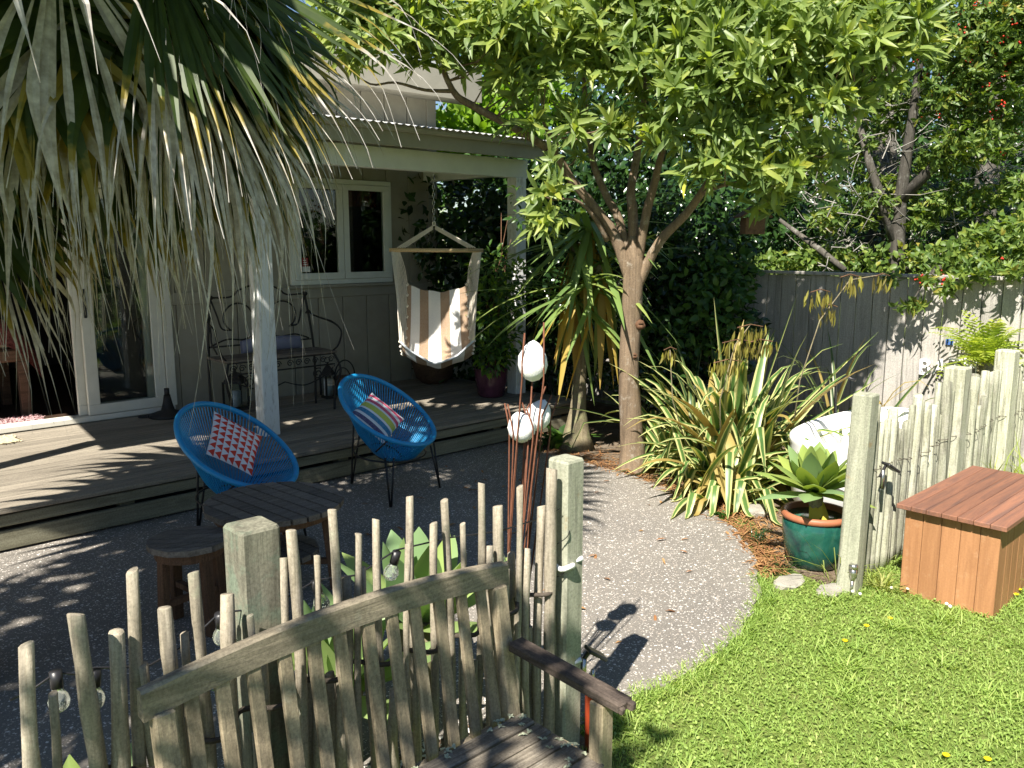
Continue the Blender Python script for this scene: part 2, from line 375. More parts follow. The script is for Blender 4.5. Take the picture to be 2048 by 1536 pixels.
    # striped cushions and hammock cloth
    def stripes(name,axis,stops,bump=.2):
        t=NT(name); a=t.N('ShaderNodeAttribute',attribute_name='st'); sx=t.N('ShaderNodeSeparateXYZ'); t.L(a.outputs['Vector'],sx.inputs[0])
        v=t.coord(); w=t.noise(v,90,3); c=t.ramp(sx.outputs[axis],stops,'CONSTANT')
        c=t.mix(t.ramp(w,[(.3,.0),(.7,.25)]),c,tuple([.5,.48,.46])); t.bump(w,bump,.003); return t.fin(c,.9,.15)
    W=(.78,.77,.74); B=(.30,.20,.12)
    stripes('hammock_cloth',0,[(0,B),(.06,W),(.2,B),(.345,W),(.545,B),(.70,W),(.87,B)])
    P=(.62,.06,.15); Y=(.48,.52,.07); T=(.01,.18,.36); V=(.06,.055,.16); Wt=(.72,.74,.78)
    stripes('cushion_stripes',0,[(0,Wt),(.07,V),(.17,Wt),(.24,T),(.36,Wt),(.42,Y),(.58,Wt),(.64,P),(.74,Wt),(.83,P),(.93,Wt)])
    t=NT('cushion_triangles'); a=t.N('ShaderNodeAttribute',attribute_name='st'); sx=t.N('ShaderNodeSeparateXYZ'); t.L(a.outputs['Vector'],sx.inputs[0])
    fy=t.math('MULTIPLY',sx.outputs[1],7.); ry=t.math('FRACT',fy); fx=t.math('FRACT',t.math('MULTIPLY',sx.outputs[0],7.))
    tri=t.math('LESS_THAN',t.math('MULTIPLY',t.math('ABSOLUTE',t.math('SUBTRACT',fx,.5)),2.),t.math('MULTIPLY_ADD',ry,1.02,-.06))
    v=t.coord(); t.bump(t.noise(v,90,3),.2,.003); t.fin(t.mix(tri,(.74,.72,.76),(.62,.06,.04)),.9,.15)
    # foliage
    m_leaf('tree_leaf',[(0,(.10,.16,.05)),(.4,(.185,.265,.08)),(.68,(.27,.345,.09)),(.85,(.37,.41,.08)),(1,(.54,.48,.05))],.42,.45)
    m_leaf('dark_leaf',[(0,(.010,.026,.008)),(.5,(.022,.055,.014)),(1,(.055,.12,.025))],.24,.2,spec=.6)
    m_leaf('mid_leaf',[(0,(.02,.055,.014)),(.5,(.05,.12,.022)),(1,(.11,.19,.03))],.4,.3)
    m_leaf('lime_leaf',[(0,(.10,.20,.02)),(.5,(.17,.30,.03)),(1,(.28,.38,.05))],.45,.5)
    m_leaf('berry_leaf',[(0,(.05,.10,.022)),(.4,(.10,.17,.035)),(.75,(.19,.26,.05)),(.92,(.33,.28,.05)),(1,(.42,.14,.03))],.45,.35)
    m_leaf('fern_leaf',[(0,(.22,.32,.04)),(.5,(.33,.42,.06)),(1,(.45,.48,.10))],.5,.5)
    m_leaf('weed_leaf',[(0,(.16,.22,.05)),(.5,(.26,.32,.07)),(1,(.42,.40,.16))],.55,.4)
    m_leaf('grass_blade',[(0,(.14,.235,.045)),(.35,(.24,.36,.08)),(.7,(.35,.46,.12)),(1,(.50,.52,.20))],.5,.42)
    m_leaf('clover_leaf',[(0,(.18,.28,.055)),(.5,(.29,.41,.10)),(1,(.43,.52,.17))],.5,.4)
    m_leaf('litter',[(0,(.12,.055,.025)),(.4,(.28,.13,.05)),(.75,(.42,.24,.10)),(1,(.5,.38,.2))],.8,.2,tcol=(1,.9,.7))
    m_leaf('flax_leaf',[(0,(.05,.12,.03)),(1,(.11,.20,.05))],.4,.25,vein=(.48,.47,.20),attr='obj')
    m_leaf('flax_dark',[(0,(.018,.045,.018)),(1,(.05,.10,.03))],.4,.2,vein=(.16,.18,.06),attr='obj')
    m_leaf('flax_gold',[(0,(.30,.22,.06)),(1,(.42,.34,.12))],.55,.3,attr='obj',tcol=(1.2,1,.5))
    m_leaf('yucca_leaf',[(0,(.09,.16,.05)),(.6,(.19,.28,.08)),(1,(.32,.38,.10))],.32,.3,attr='obj')
    m_leaf('yucca_gold',[(0,(.40,.24,.05)),(1,(.55,.44,.10))],.5,.4,attr='obj',tcol=(1.3,1.1,.5))
    m_leaf('agave_leaf',[(0,(.17,.28,.14)),(.6,(.24,.34,.13)),(1,(.33,.42,.13))],.42,.3,attr='obj',tcol=(1.2,1.3,.5))
    m_leaf('agave_lime',[(0,(.21,.31,.09)),(1,(.34,.41,.10))],.42,.35,attr='obj',tcol=(1.3,1.3,.4))
    m_leaf('agave_yellow',[(0,(.55,.45,.05)),(1,(.6,.5,.1))],.6,.3,attr='obj')
    m_leaf('pod',[(0,(.06,.045,.012)),(.5,(.17,.15,.03)),(1,(.34,.33,.05))],.5,.3)
    # palm blade: green, yellowing, then grey-tan towards the tips
    for nm,a,b in (('palm_blade',.70,.82),('palm_old',.60,.74),('palm_dead',-.4,-.2)):
        t=NT(nm); at=t.N('ShaderNodeAttribute',attribute_name='st'); sx=t.N('ShaderNodeSeparateXYZ'); t.L(at.outputs['Vector'],sx.inputs[0])
        v=t.coord(); n=t.noise(v,6,4); q=t.math('ADD',sx.outputs[1],t.math('MULTIPLY',t.math('SUBTRACT',n,.5),.5)); q=t.math('ADD',q,t.math('MULTIPLY',t.math('SUBTRACT',t.rnd,.5),.25))
        gn=t.mix(t.ramp(n,[(.3,0.),(.7,1.)]),(.028,.052,.012),(.072,.108,.022))
        c=t.mix(t.ramp(q,[(max(0,a-.05),0.),(max(.01,a),.8)]),gn,(.33,.25,.04)) if a>0 else gn
        gy=t.mix(t.ramp(t.noise(v,25,3),[(.35,0.),(.65,1.)]),(.36,.325,.285),(.62,.59,.55))
        c=t.mix(t.ramp(q,[(max(0,a+.06),0.),(max(.01,b),1.)]),c,gy) if a>0 else gy
        t.fin(c,.5,.35)
        tr=t.N('ShaderNodeBsdfTranslucent'); t.L(t.mix(1.,c,(1.3,1.2,.6),'MULTIPLY'),tr.inputs[0]); ms=t.N('ShaderNodeMixShader'); ms.inputs[0].default_value=.25
        t.L(t.b.outputs[0],ms.inputs[1]); t.L(tr.outputs[0],ms.inputs[2]); t.L(ms.outputs[0],t.out.inputs[0])
mats()
# ------------------------------------------------------------ the ground
def sheet(name,poly,z,mat,thick=.06):
    m=M(); n=len(poly); vs=[(x,y,z) for x,y in poly]+[(x,y,z-thick) for x,y in poly]
    fs=[tuple(range(n))]+[(i,i+n,(i+1)%n+n,(i+1)%n) for i in range(n)]
    m.add(vs,fs); o=m.build(name,mat); o['kind']='structure'; return o
def smooth_poly(p,it=2):
    for _ in range(it):
        q=[]
        for i in range(len(p)):
            a=p[i];b=p[(i+1)%len(p)]; q+=[(a[0]*.75+b[0]*.25,a[1]*.75+b[1]*.25),(a[0]*.25+b[0]*.75,a[1]*.25+b[1]*.75)]
        p=q
    return p
sheet('lawn',[(-120,-120),(120,-120),(120,120),(-120,120)],-.03,'lawn_ground',.2)
EDGE=[(2.25,2.0),(2.62,1.98),(3.0,1.94),(3.4,2.0),(3.87,2.17),(4.3,2.46),(4.67,2.82),(4.98,3.35),(5.18,3.95),(5.22,4.8),(5.22,5.75)]
EDGE=[(p[0]+random.gauss(0,.008),p[1]+random.gauss(0,.008)) for p in sum([[(EDGE[i][0]+(EDGE[i+1][0]-EDGE[i][0])*k/6,EDGE[i][1]+(EDGE[i+1][1]-EDGE[i][1])*k/6) for k in range(6)] for i in range(len(EDGE)-1)],[])]+[EDGE[-1]]
sheet('patio',[(-3,5.75),(-3,2.42),(1.2,2.40),(1.95,2.3)]+EDGE,.0,'aggregate')
sheet('garden_bed',[(4.28,2.0),(7.4,2.0),(7.4,9.5),(5.0,9.5),(5.0,2.9),(4.4,2.35)],-.012,'bed_soil')
sheet('planting_strip',[(-3,1.9),(2.2,1.9),(2.3,2.2),(1.9,2.5),(-3,2.6)],-.018,'bed_soil')
# ------------------------------------------------------------ house
WV=7.85; ZD=.28
house=thing('house','taupe timber house with white framed window and open sliding door','house',(3,WV,0))
wall=thing('wall','','',(3,WV,0)); del wall['label'],wall['category']; wall.parent=house; wall.location=(0,0,0)
def hpart(m,name,mat,parent=house,**k): return m.build(name,mat,parent,**k)
# cladding boards with recessed joints; openings for window and door
WIN=(4.28,5.53,1.41,2.50); DOOR=(-.6,3.02,.28,2.36)
lin=M().bb((-3.5,WV+.03,.0),(DOOR[0],WV+.12,3.7)).bb((DOOR[0],WV+.03,DOOR[3]),(DOOR[1],WV+.12,3.7)).bb((DOOR[1],WV+.03,0),(WIN[0],WV+.12,3.7)).bb((WIN[0],WV+.03,0),(WIN[1],WV+.12,WIN[2])).bb((WIN[0],WV+.03,WIN[3]),(WIN[1],WV+.12,3.7)).bb((WIN[1],WV+.03,0),(6.14,WV+.12,3.7))
hpart(lin,'backing','trim_taupe',wall)
edges=[-3.5+.3*i for i in range(33)]
for a in edges:
    b=min(a+.291,6.15)
    if a>=6.1: continue
    for (z0,z1) in ((.22,3.7),):
        segs=[(z0,z1)]
        for (x0,x1,y0,y1) in (WIN,DOOR):
            if b>x0+.01 and a<x1-.01:
                aa,bb_=max(a,x0),min(b,x1)
                segs=[s for q in segs for s in ((q[0],min(q[1],y0)),(max(q[0],y1),q[1])) if s[1]-s[0]>.02]
        for s0,s1 in segs: M().bb((a,WV,s0),(b,WV+.032,s1),.004).build('board','cladding',wall)
        # slivers of a board beside an opening
        for (x0,x1,y0,y1) in (WIN,DOOR):
            if a<x0<b: M().bb((a,WV,y0),(x0,WV+.032,y1)).build('board','cladding',wall)
            if a<x1<b: M().bb((x1,WV,y0),(b,WV+.032,y1)).build('board','cladding',wall)
hpart(M().bb((3.02,WV-.018,1.27),(6.15,WV-.002,1.385),.004),'weatherboard','trim_taupe')
hpart(M().bb((6.06,WV-.02,.25),(6.19,WV+.14,3.7),.004),'corner_board','trim_taupe')
# room behind
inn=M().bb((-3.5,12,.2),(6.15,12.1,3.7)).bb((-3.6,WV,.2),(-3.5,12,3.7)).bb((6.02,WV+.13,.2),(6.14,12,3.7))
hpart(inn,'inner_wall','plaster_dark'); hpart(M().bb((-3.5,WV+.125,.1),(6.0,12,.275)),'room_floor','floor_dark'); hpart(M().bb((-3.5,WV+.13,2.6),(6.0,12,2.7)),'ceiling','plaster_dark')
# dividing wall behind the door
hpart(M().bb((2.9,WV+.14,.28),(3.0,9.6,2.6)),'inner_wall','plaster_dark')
# main roof eave above
RV=WV-.32
roof=hpart(M().add([(-3.9,RV,3.74),(6.62,RV,3.74),(6.62,12.4,5.0),(-3.9,12.4,5.0),(-3.9,RV,3.80),(6.62,RV,3.80),(6.62,12.4,5.06),(-3.9,12.4,5.06)],[(0,3,2,1),(4,5,6,7),(0,1,5,4),(1,2,6,5),(2,3,7,6),(3,0,4,7)]),'roof','roof_steel')
hpart(M().bb((-3.9,RV,3.42),(6.62,RV+.025,3.738)),'fascia','trim_taupe',roof); hpart(M().bb((-3.9,RV+.026,3.43),(6.6,WV-.003,3.45)),'soffit','trim_taupe',roof)
hpart(M().add([(6.3,WV+.05,3.49),(6.3,12.4,4.70),(6.3,12.4,4.99),(6.3,WV+.05,3.735),(6.34,WV+.05,3.49),(6.34,12.4,4.70),(6.34,12.4,4.99),(6.34,WV+.05,3.735)],[(0,1,2,3),(4,5,6,7),(0,1,5,4),(3,2,6,7)]),'barge_board','trim_taupe',roof)
hpart(M().bb((6.05,WV+.13,.2),(6.16,12.1,3.74)),'side_wall','cladding')
# window: two sashes
x0,x1,z0,z1=WIN
wf=M().bb((x0,WV-.035,z0),(x1,WV+.1,z0+.05),.004).bb((x0,WV-.035,z1-.05),(x1,WV+.1,z1),.004).bb((x0,WV-.032,z0+.05),(x0+.045,WV+.1,z1-.05)).bb((x1-.045,WV-.032,z0+.05),(x1,WV+.1,z1-.05))
win=hpart(wf,'window','beam_paint')
xm=(x0+x1)/2
for a,b in ((x0+.047,xm-.004),(xm+.004,x1-.047)):
    s=M().bb((a,WV-.05,z0+.052),(b,WV-.005,z0+.12),.004).bb((a,WV-.05,z1-.11),(b,WV-.005,z1-.052),.004).bb((a,WV-.048,z0+.12),(a+.065,WV-.005,z1-.11)).bb((b-.065,WV-.048,z0+.12),(b,WV-.005,z1-.11))
    s.build('sash','beam_paint',win); M().bb((a+.06,WV-.03,z0+.115),(b-.06,WV-.024,z1-.105)).build('pane','glass_pane',win)
M().bb((x0-.04,WV-.06,z0-.035),(x1+.04,WV-.004,z0-.002),.006).build('sill','trim_taupe',win)
# things behind the window
hpart(M().grid(lambda u,v:(4.33+.42*u,7.97+.02*math.sin(u*40),2.45-.3*v),24,2),'curtain','curtain_red')
hpart(M().grid(lambda u,v:(4.95+.5*u,7.97+.02*math.sin(u*40),2.45-.22*v),24,2),'curtain','curtain_red')
# sliding door: sill, frame, one leaf in front of the fixed one
door=hpart(M().bb((DOOR[0],WV-.03,.285),(DOOR[1],WV+.13,.335),.006).bb((DOOR[0],WV-.03,2.31),(DOOR[1],WV+.13,2.36)).bb((2.955,WV-.03,.336),(3.04,WV+.12,2.309),.004),'sliding_door','cream_paint')
def leaf(a,b,v0,v1):
    s=M().bb((a,v0,.34),(b,v1,.43),.004).bb((a,v0,2.22),(b,v1,2.305),.004).bb((a,v0+.002,.43),(a+.1,v1,2.22),.004).bb((b-.1,v0+.002,.43),(b,v1,2.22),.004)
    s.build('door_leaf','cream_paint',door); M().bb((a+.095,(v0+v1)/2-.003,.425),(b-.095,(v0+v1)/2+.003,2.225)).build('pane','glass_pane',door)
leaf(2.265,2.95,WV-.022,WV+.018); leaf(2.20,2.90,WV+.035,WV+.075)
M().bb((2.285,WV-.04,1.2),(2.31,WV-.022,1.45),.004).build('handle','steel_black',door)
# ------------------------------------------------------------ porch: deck, posts, beam, roof
deck=thing('deck','low weathered timber deck with two board steps along its front','deck',(3,6.7,0))
nb=16; d0,d1=5.57,WV-.035; wv_=(d1-d0)/nb
for i in range(nb):
    b=M().bb((-3.4,d0+i*wv_+.004,ZD-.03),(6.2,d0+(i+1)*wv_-.004,ZD),.004); b.build('board','deck_wood',deck)
M().bb((-3.4,5.60,.165),(6.19,5.63,.235),.004).build('fascia_board','deck_face',deck)
M().bb((-3.4,5.615,.015),(6.19,5.645,.135),.004).build('fascia_board','deck_face',deck)
for i in range(12): M().bb((-3.2+i*.83,5.66,0),(-3.11+i*.83,5.75,.248)).build('bearer','deck_face',deck)
M().bb((-3.4,5.9,.0),(6.15,5.95,.248)).build('joist','steel_black',deck)
M().bb((6.16,5.66,.17),(6.19,7.8,.24)).build('fascia_board','deck_face',deck); M().bb((6.16,5.66,.02),(6.19,7.8,.14)).build('fascia_board','deck_face',deck)
porch=thing('porch_roof','lean-to porch roof on square white posts with pale beam','porch',(3.2,6.3,ZD))
PV=6.25
for u in (3.12,5.95,.25):
    M().bb((u,PV,ZD-.002),(u+.14,PV+.14,2.49),.006).build('post','post_white',porch,origin=(u,PV,ZD))
M().bb((.15,PV+.01,2.485),(6.12,PV+.11,2.665),.005).build('beam','beam_paint',porch)
M().bb((6.0,PV+.111,2.52),(6.09,WV-.004,2.66),.005).build('beam','beam_paint',porch)
for u in np.arange(.3,6.1,.72):
    M().beam((u,6.02,2.73),(u,WV-.03,2.99),.05,.12).build('rafter','trim_taupe',porch)
M().bb((.15,5.985,2.645),(6.13,6.01,2.80),.004).build('fascia','trim_taupe',porch)
M().add([(.15,6.012,2.68),(6.12,6.012,2.68),(6.12,PV,2.70),(.15,PV,2.70)],[(0,1,2,3)]).build('soffit','trim_taupe',porch)
nu=520
corr=M().grid(lambda u,v:(.05+6.13*u,5.90+(WV-5.905)*v,2.815+.30*v+.006*math.sin(u*6.13/.076*2*math.pi)),nu,1)
corr2=M().grid(lambda u,v:(.05+6.13*u,5.90+(WV-5.905)*v,2.811+.30*v+.006*math.sin(u*6.13/.076*2*math.pi)),nu,1,True)
corr.add(corr2.v,corr2.f); corr.build('roof_sheet','roof_steel',porch)
M().tube([(.05,5.955,2.79),(6.19,5.955,2.79)],.03,10).build('gutter','trim_taupe',porch)
# ------------------------------------------------------------ hanging hammock chair
def hammock():
    c=Vector((4.97,6.31,0)); t=thing('hammock_chair','brown and white striped cotton hammock chair hanging from porch rafter','hammock chair',c,None,HEAD-R(90)+R(4))
    hw,zb=.44,1.775
    M().tube([(-hw,0,zb),(hw,0,zb-.005)],.019,10).build('spreader_bar','pale_bar',t,True,local=True)
    ap=Vector((-.02,0,2.0))
    for s in(-1,1):
        m=M()
        for k in range(4): m.tube([ap+vec(s*.01,(k-1.5)*.006,-.01*k),vec(s*(hw-.075-.022*k),(k-1.5)*.012,zb+.02)],.0055,5)
        m.build('hanging_rope','rope_cream',t,local=True)
    M().tube([ap+vec(.012*math.cos(a),0,.02+.02*math.sin(a)) for a in np.linspace(0,6.28,12)],.008,6).build('knot','rope_cream',t,True,local=True)
    z=2.03; i=0
    while z<2.49:                                              # chain links
        m=M(); pts=[]
        for a in np.linspace(0,2*math.pi,11)[:-1]:
            x=.011*math.cos(a); zz=.024*math.sin(a)
            pts.append((ap.x+(x if i%2 else 0),(0 if i%2 else x),z+zz))
        m.tube(pts,.0035,5,closed=True).build('chain_link','chrome',t,True,local=True); z+=.036; i+=1
    prof=[(.20,1.40),(.20,1.22),(.185,1.03),(.13,.86),(.03,.74),(-.10,.68),(-.20,.70),(-.26,.74)]
    def pr(v):
        q=v*(len(prof)-1); k=min(int(q),len(prof)-2); f=q-k; return [prof[k][j]*(1-f)+prof[k+1][j]*f for j in(0,1)]
    def fab(u,v):
        y,z=pr(v); s=2*u-1; hwid=.285+.06*min(1,v*1.4)
        lift=(.045+.16*v**2)*(abs(s)**1.7)
        fwd=-.10*abs(s)**2*(1-abs(2*v-.8))
        wr=.006*math.sin(u*19+v*9)+.004*math.sin(v*34+u*5)
        return (s*hwid*(1-.06*math.sin(v*3.1)),y+fwd+wr-.05*abs(s)**3,z+lift-.03*(1-s*s)*(1-v)+wr)
    m=M().grid(fab,30,26); b=M().grid(lambda u,v:tuple(Vector(fab(u,v))+vec(0,.004,-.006)),30,26,True); k=len(m.v); m.add(b.v,b.f,b.st)
    m.build('seat_cloth','hammock_cloth',t,True,local=True)
    # rolled hem along the front
    M().tube([Vector(fab(u,1.))+vec(0,0,.002) for u in np.linspace(0,1,14)],.011,6).build('front_hem','candle_white',t,True,local=True)
    for s in(0,1):
        m=M(); sg=-1 if s==0 else 1
        for k,v in enumerate(np.linspace(0,1,13)):
            e=Vector(fab(s,v)); top=vec(sg*(hw-.02-.075*(1-v)),.01-.02*v,zb-.012)
            m.tube([e,(e+top)/2+vec(-sg*.012,0,0),top],.0042,5)
            m.tube([e+vec(-sg*.006,0,.012),e+vec(sg*.004,0,-.012)],.012,6)
        m.build('side_rope','rope_cream',t,local=True)
hammock()
# ------------------------------------------------------------ wrought iron bench on the porch
def iron_bench():
    vf,vb=6.86,7.26; ul,ur=3.10,4.20; zs=.84; uc=(ul+ur)/2
    t=thing('iron_bench','black wrought iron bench with scrolled back against porch wall','bench',(uc,7.05,ZD))
    def rod(pts,r=.008,name='scroll',n=6): return M().tube(pts,r,n).build(name,'iron_black',t,True)
    def spline(ps,n=8):
        ps=[Vector(p) for p in ps]; out=[]
        for i in range(len(ps)-1):
            a=ps[max(i-1,0)];b=ps[i];c=ps[i+1];d=ps[min(i+2,len(ps)-1)]
            for k in range(n):
                q=k/n; out.append(.5*((2*b)+(c-a)*q+(2*a-5*b+4*c-d)*q*q+(3*b-a-3*c+d)*q**3))
        return out+[ps[-1]]
    for i in range(5): M().bb((ul,vf+i*.08+.004,zs-.02),(ur,vf+(i+1)*.08-.004,zs),.004).build('seat_slat','stool_wood',t)
    for sg in(-1,1):
        e=uc+sg*(ur-uc)
        rod(spline([(e-sg*.02,vb,ZD),(e-sg*.02,vb,zs),(e-sg*.08,vb+.03,1.36)]),.011,'back_leg')
        rod(spline([(e-sg*.03,vf+.02,zs-.02),(e+sg*.015,vf-.02,.66),(e-sg*.03,vf+.01,.48),(e-sg*.06,vf-.01,ZD+.004)]),.011,'leg')
        rod(spline([(e-sg*.08,vb+.02,1.17),(e-sg*.06,vb,1.20),(e-sg*.03,vb-.01,1.16),(e,vb-.12,1.13),(e+sg*.03,vf+.12,1.10),(e+sg*.06,vf+.02,1.02),(e+sg*.03,vf+.02,.90),(e-sg*.02,vf+.04,zs)]),.009,'arm')
        rod(spline([(e,vb-.12,1.13),(e+sg*.06,vf+.13,1.08),(e+sg*.09,vf+.06,1.0),(e+sg*.05,vf+.05,.9)]),.007,'arm')
        # crest: level by the corner then sweeping up to the middle
        rod(spline([(e-sg*.08,vb+.03,1.36),(e-sg*.27,vb+.03,1.36),(e-sg*.36,vb+.03,1.42),(uc,vb+.03,1.48)]),.009,'crest_rail')
        cx=uc+sg*.22
        rod([(cx+.14*math.cos(a)*1.,vb+.02,1.17+.13*math.sin(a)) for a in np.linspace(R(-60),R(200),26)] if sg>0 else [(cx-.14*math.cos(a),vb+.02,1.17+.13*math.sin(a)) for a in np.linspace(R(-60),R(200),26)])
        rod(spline([(cx+sg*.08,vb+.02,1.06),(cx+sg*.16,vb+.02,1.08),(cx+sg*.20,vb+.02,1.2),(e-sg*.08,vb+.03,1.36)]))
        rod(spline([(uc,vb+.01,1.05),(cx-sg*.05,vb+.01,.97),(cx+sg*.12,vb+.01,.98),(e-sg*.06,vb+.01,.93)]))
        M().tube([(e-sg*.08,vb+.01,1.36),(e-sg*.08,vb+.05,1.36)],.022,8).build('boss','iron_black',t,True)
        # apron scrolls
        for k in range(6):
            x=uc+sg*(.06+k*.085); r=.032
            rod([(x+r*q*math.cos(a),vf+.01,.765+r*q*math.sin(a)) for a,q in zip(np.linspace(0,9,22),np.linspace(1,.25,22))],.0045)
        x=uc+sg*.34
        rod([(x+.055*q*math.cos(a),vf+.01,.64+.055*q*math.sin(a)) for a,q in zip(np.linspace(1,10.5,26),np.linspace(1,.25,26))],.006)
        rod(spline([(uc,vf+.01,.60),(uc+sg*.2,vf+.01,.55),(uc+sg*.42,vf+.01,.62),(e-sg*.03,vf+.01,.70)]),.006)
    rod([(ul+.03,vf+.01,.815),(ur-.03,vf+.01,.815)],.008,'apron_rail'); rod([(ul+.03,vf+.01,.715),(ur-.03,vf+.01,.715)],.008,'apron_rail'); rod([(ul+.04,vb+.01,.92),(ur-.04,vb+.01,.92)],.008,'apron_rail')
iron_bench()
def seat_pad():
    m=M().grid(lambda u,v:(3.42+.62*u,7.235+.02*v,.845+.13*v*(1-.15*abs(2*u-1)**4)),8,4); m.box((3.73,7.235,.905),(.6,.05,.12),None,.02)
    tag(m.build('cushion','cushion_lilac',None,True),'flat lilac grey cushion propped on black iron bench','cushion')
seat_pad()
# lanterns and pots on the porch
def lantern(loc,s,h,label,glass_h):
    t=thing('lantern',label,'lantern',loc); x,y,z=loc
    M().bb((x-s,y-s,z),(x+s,y+s,z+.03),.004).build('base','iron_black',t)
    for a in(-1,1):
        for b in(-1,1): M().bb((x+a*s-.008,y+b*s-.008,z+.03),(x+a*s+.008,y+b*s+.008,z+h)).build('corner_post','iron_black',t)
    for a in(-1,1): M().bb((x-s+.01,y+a*(s-.004)-.002,z+.031),(x+s-.01,y+a*(s-.004)+.002,z+h-.001)).build('pane','glass_pane',t)
    M().lathe([(s*1.5,h),(s*1.3,h+.03),(s*.5,h+.09),(s*.2,h+.10),(s*.15,h+.13)],(x,y,z),4).build('lid','iron_black',t)
    M().tube([(x+.03*math.cos(a),y,z+h+.15+.03*math.sin(a)) for a in np.linspace(0,6.28,12)[:-1]],.004,5,closed=True).build('ring','iron_black',t)
    M().lathe([(.045,.03),(.045,.03+glass_h),(.01,.03+glass_h)],(x,y,z),16).build('candle','candle_white',t,True)
lantern((3.47,7.5,ZD),.085,.26,'squat black lantern on deck left of iron bench',.15)
lantern((4.42,7.42,ZD),.055,.24,'white candle lantern standing beside the iron bench leg',.17)
def wire_basket():
    x,y=4.62,7.42; t=thing('basket','dark basket with round wire handle beside candle lantern','basket',(x,y,ZD))
    M().lathe([(.08,0),(.10,.02),(.12,.2),(.11,.2),(.09,.03),(.0,.03)],(x,y,ZD),16).build('body','cedar_dark',t,True)
    M().tube([(x+.12*math.cos(a),y,ZD+.2+.17*math.sin(a)) for a in np.linspace(0,math.pi,14)],.007,6).build('handle','iron_black',t,True)
    M().tube([(x-.05+.09*math.cos(a),y-.04,ZD+.17+.13*math.sin(a)) for a in np.linspace(0,math.pi,14)],.006,6).build('handle','iron_black',t,True)
wire_basket()
def porch_pot():
    x,y=5.80,7.45; t=thing('clay_pot','low dark clay bowl at the far corner of the porch','pot',(x,y,ZD))
    M().lathe([(.13,0),(.2,.06),(.24,.2),(.25,.26),(.22,.26),(.2,.22),(0,.2)],(x,y,ZD),24).build('bowl','cedar_dark',t,True); M().lathe([(.205,.21),(.0,.235)],(x,y,ZD),18).build('soil','soil',t)
porch_pot()
def parasol_base():
    x,y=2.87,7.62; t=thing('parasol_stand','black cast iron stand with short pole by the door frame','stand',(x,y,ZD))
    M().lathe([(.17,0),(.16,.025),(.06,.06),(.04,.13),(.028,.2),(.02,.2)],(x,y,ZD),20).build('base','iron_black',t,True); M().tube([(x,y,ZD+.19),(x,y,ZD+.26)],.022,10).build('pole','iron_black',t,True)
    for k in range(3):
        a=R(30+120*k); M().beam((x,y,ZD+.012),(x+.27*math.cos(a),y+.27*math.sin(a)*.7,ZD+.012),.04,.022,bev=.004).build('foot','iron_black',t)
parasol_base()
# inside the open door
def daybed():
    t=thing('daybed','wooden daybed under a red woven throw inside the open door','bed',(1.35,8.9,ZD))
    M().bb((.2,8.55,.78),(2.02,9.4,.90),.02).build('frame','cedar_dark',t)
    for x in(.3,1.95):
        for y in(8.6,9.3): M().bb((x-.04,y-.04,ZD-.004),(x+.04,y+.04,.78),.006).build('leg','cedar_dark',t)
    def q(u,v):
        x=.15+1.98*u; y=8.50+.95*v; e=max(0,(u-.78)/.22); drop=.32*e**2.2; f=max(0,(.12-v)/.12)
        return (x-.03*e,y-.01*f,1.16+.05*math.sin(u*3)-drop*1.1-.2*f+.008*math.sin(u*23+v*7))
    m=M().grid(q,30,16); b=M().grid(lambda u,v:tuple(Vector(q(u,v))-vec(0,0,.03)),30,16,True); m.add(b.v,b.f); m.build('throw','quilt_red',t,True)
    M().bb((.2,8.56,.9),(1.9,9.38,1.10),.05).build('mattress','quilt_tan',t,True)
    m=M().grid(lambda u,v:(.2+1.3*u,8.7+.6*v,1.16+.10*(4*v*(1-v))**.5*(4*u*(1-u))**.3),18,8); m.build('blanket','quilt_tan',t,True)
daybed()
def rug(name,poly,z,mat,label,cat,tuft=500,h=.03):
    xs=[p[0] for p in poly]; ys=[p[1] for p in poly]; x0,x1,y0,y1=min(xs),max(xs),min(ys),max(ys)
    m=M().bb((x0,y0,z),(x1,y1,z+.012),.004)
    for i in range(tuft):
        x,y=uni(x0-.01,x1+.01),uni(y0-.015,y1+.01); a=uni(0,6.28); m.ribbon([(x,y,z+.008),(x+.012*math.cos(a),y+.012*math.sin(a),z+h*.8),(x+.03*math.cos(a),y+.03*math.sin(a),z+h)],[.014,.012,.003],(-math.sin(a),math.cos(a),0))
    tag(m.build(name,mat),label,cat)
rug('rug',[(.4,7.99),(2.0,8.45)],.277,'rug_pink','shaggy pink rug just inside the open door','rug',1400)
rug('doormat',[(.6,7.42),(1.62,7.70)],ZD+.001,'mat_cream','cream woven doormat on the deck outside the open door','doormat',700,.015)
# window sticker
def sticker():
    t=thing('sticker','small red and white warning sticker in the window corner','sticker',(4.44,WV-.04,1.58))
    M().bb((4.405,WV-.0345,1.545),(4.495,WV-.0325,1.60)).build('white_band','sign_white',t); M().bb((4.405,WV-.0345,1.6005),(4.475,WV-.0325,1.69)).build('red_panel','sticker_red',t)
    for k in range(3): M().bb((4.415,WV-.036,1.615+.022*k),(4.465-.008*k,WV-.0346,1.623+.022*k)).build('print_line','sign_white',t)
sticker()
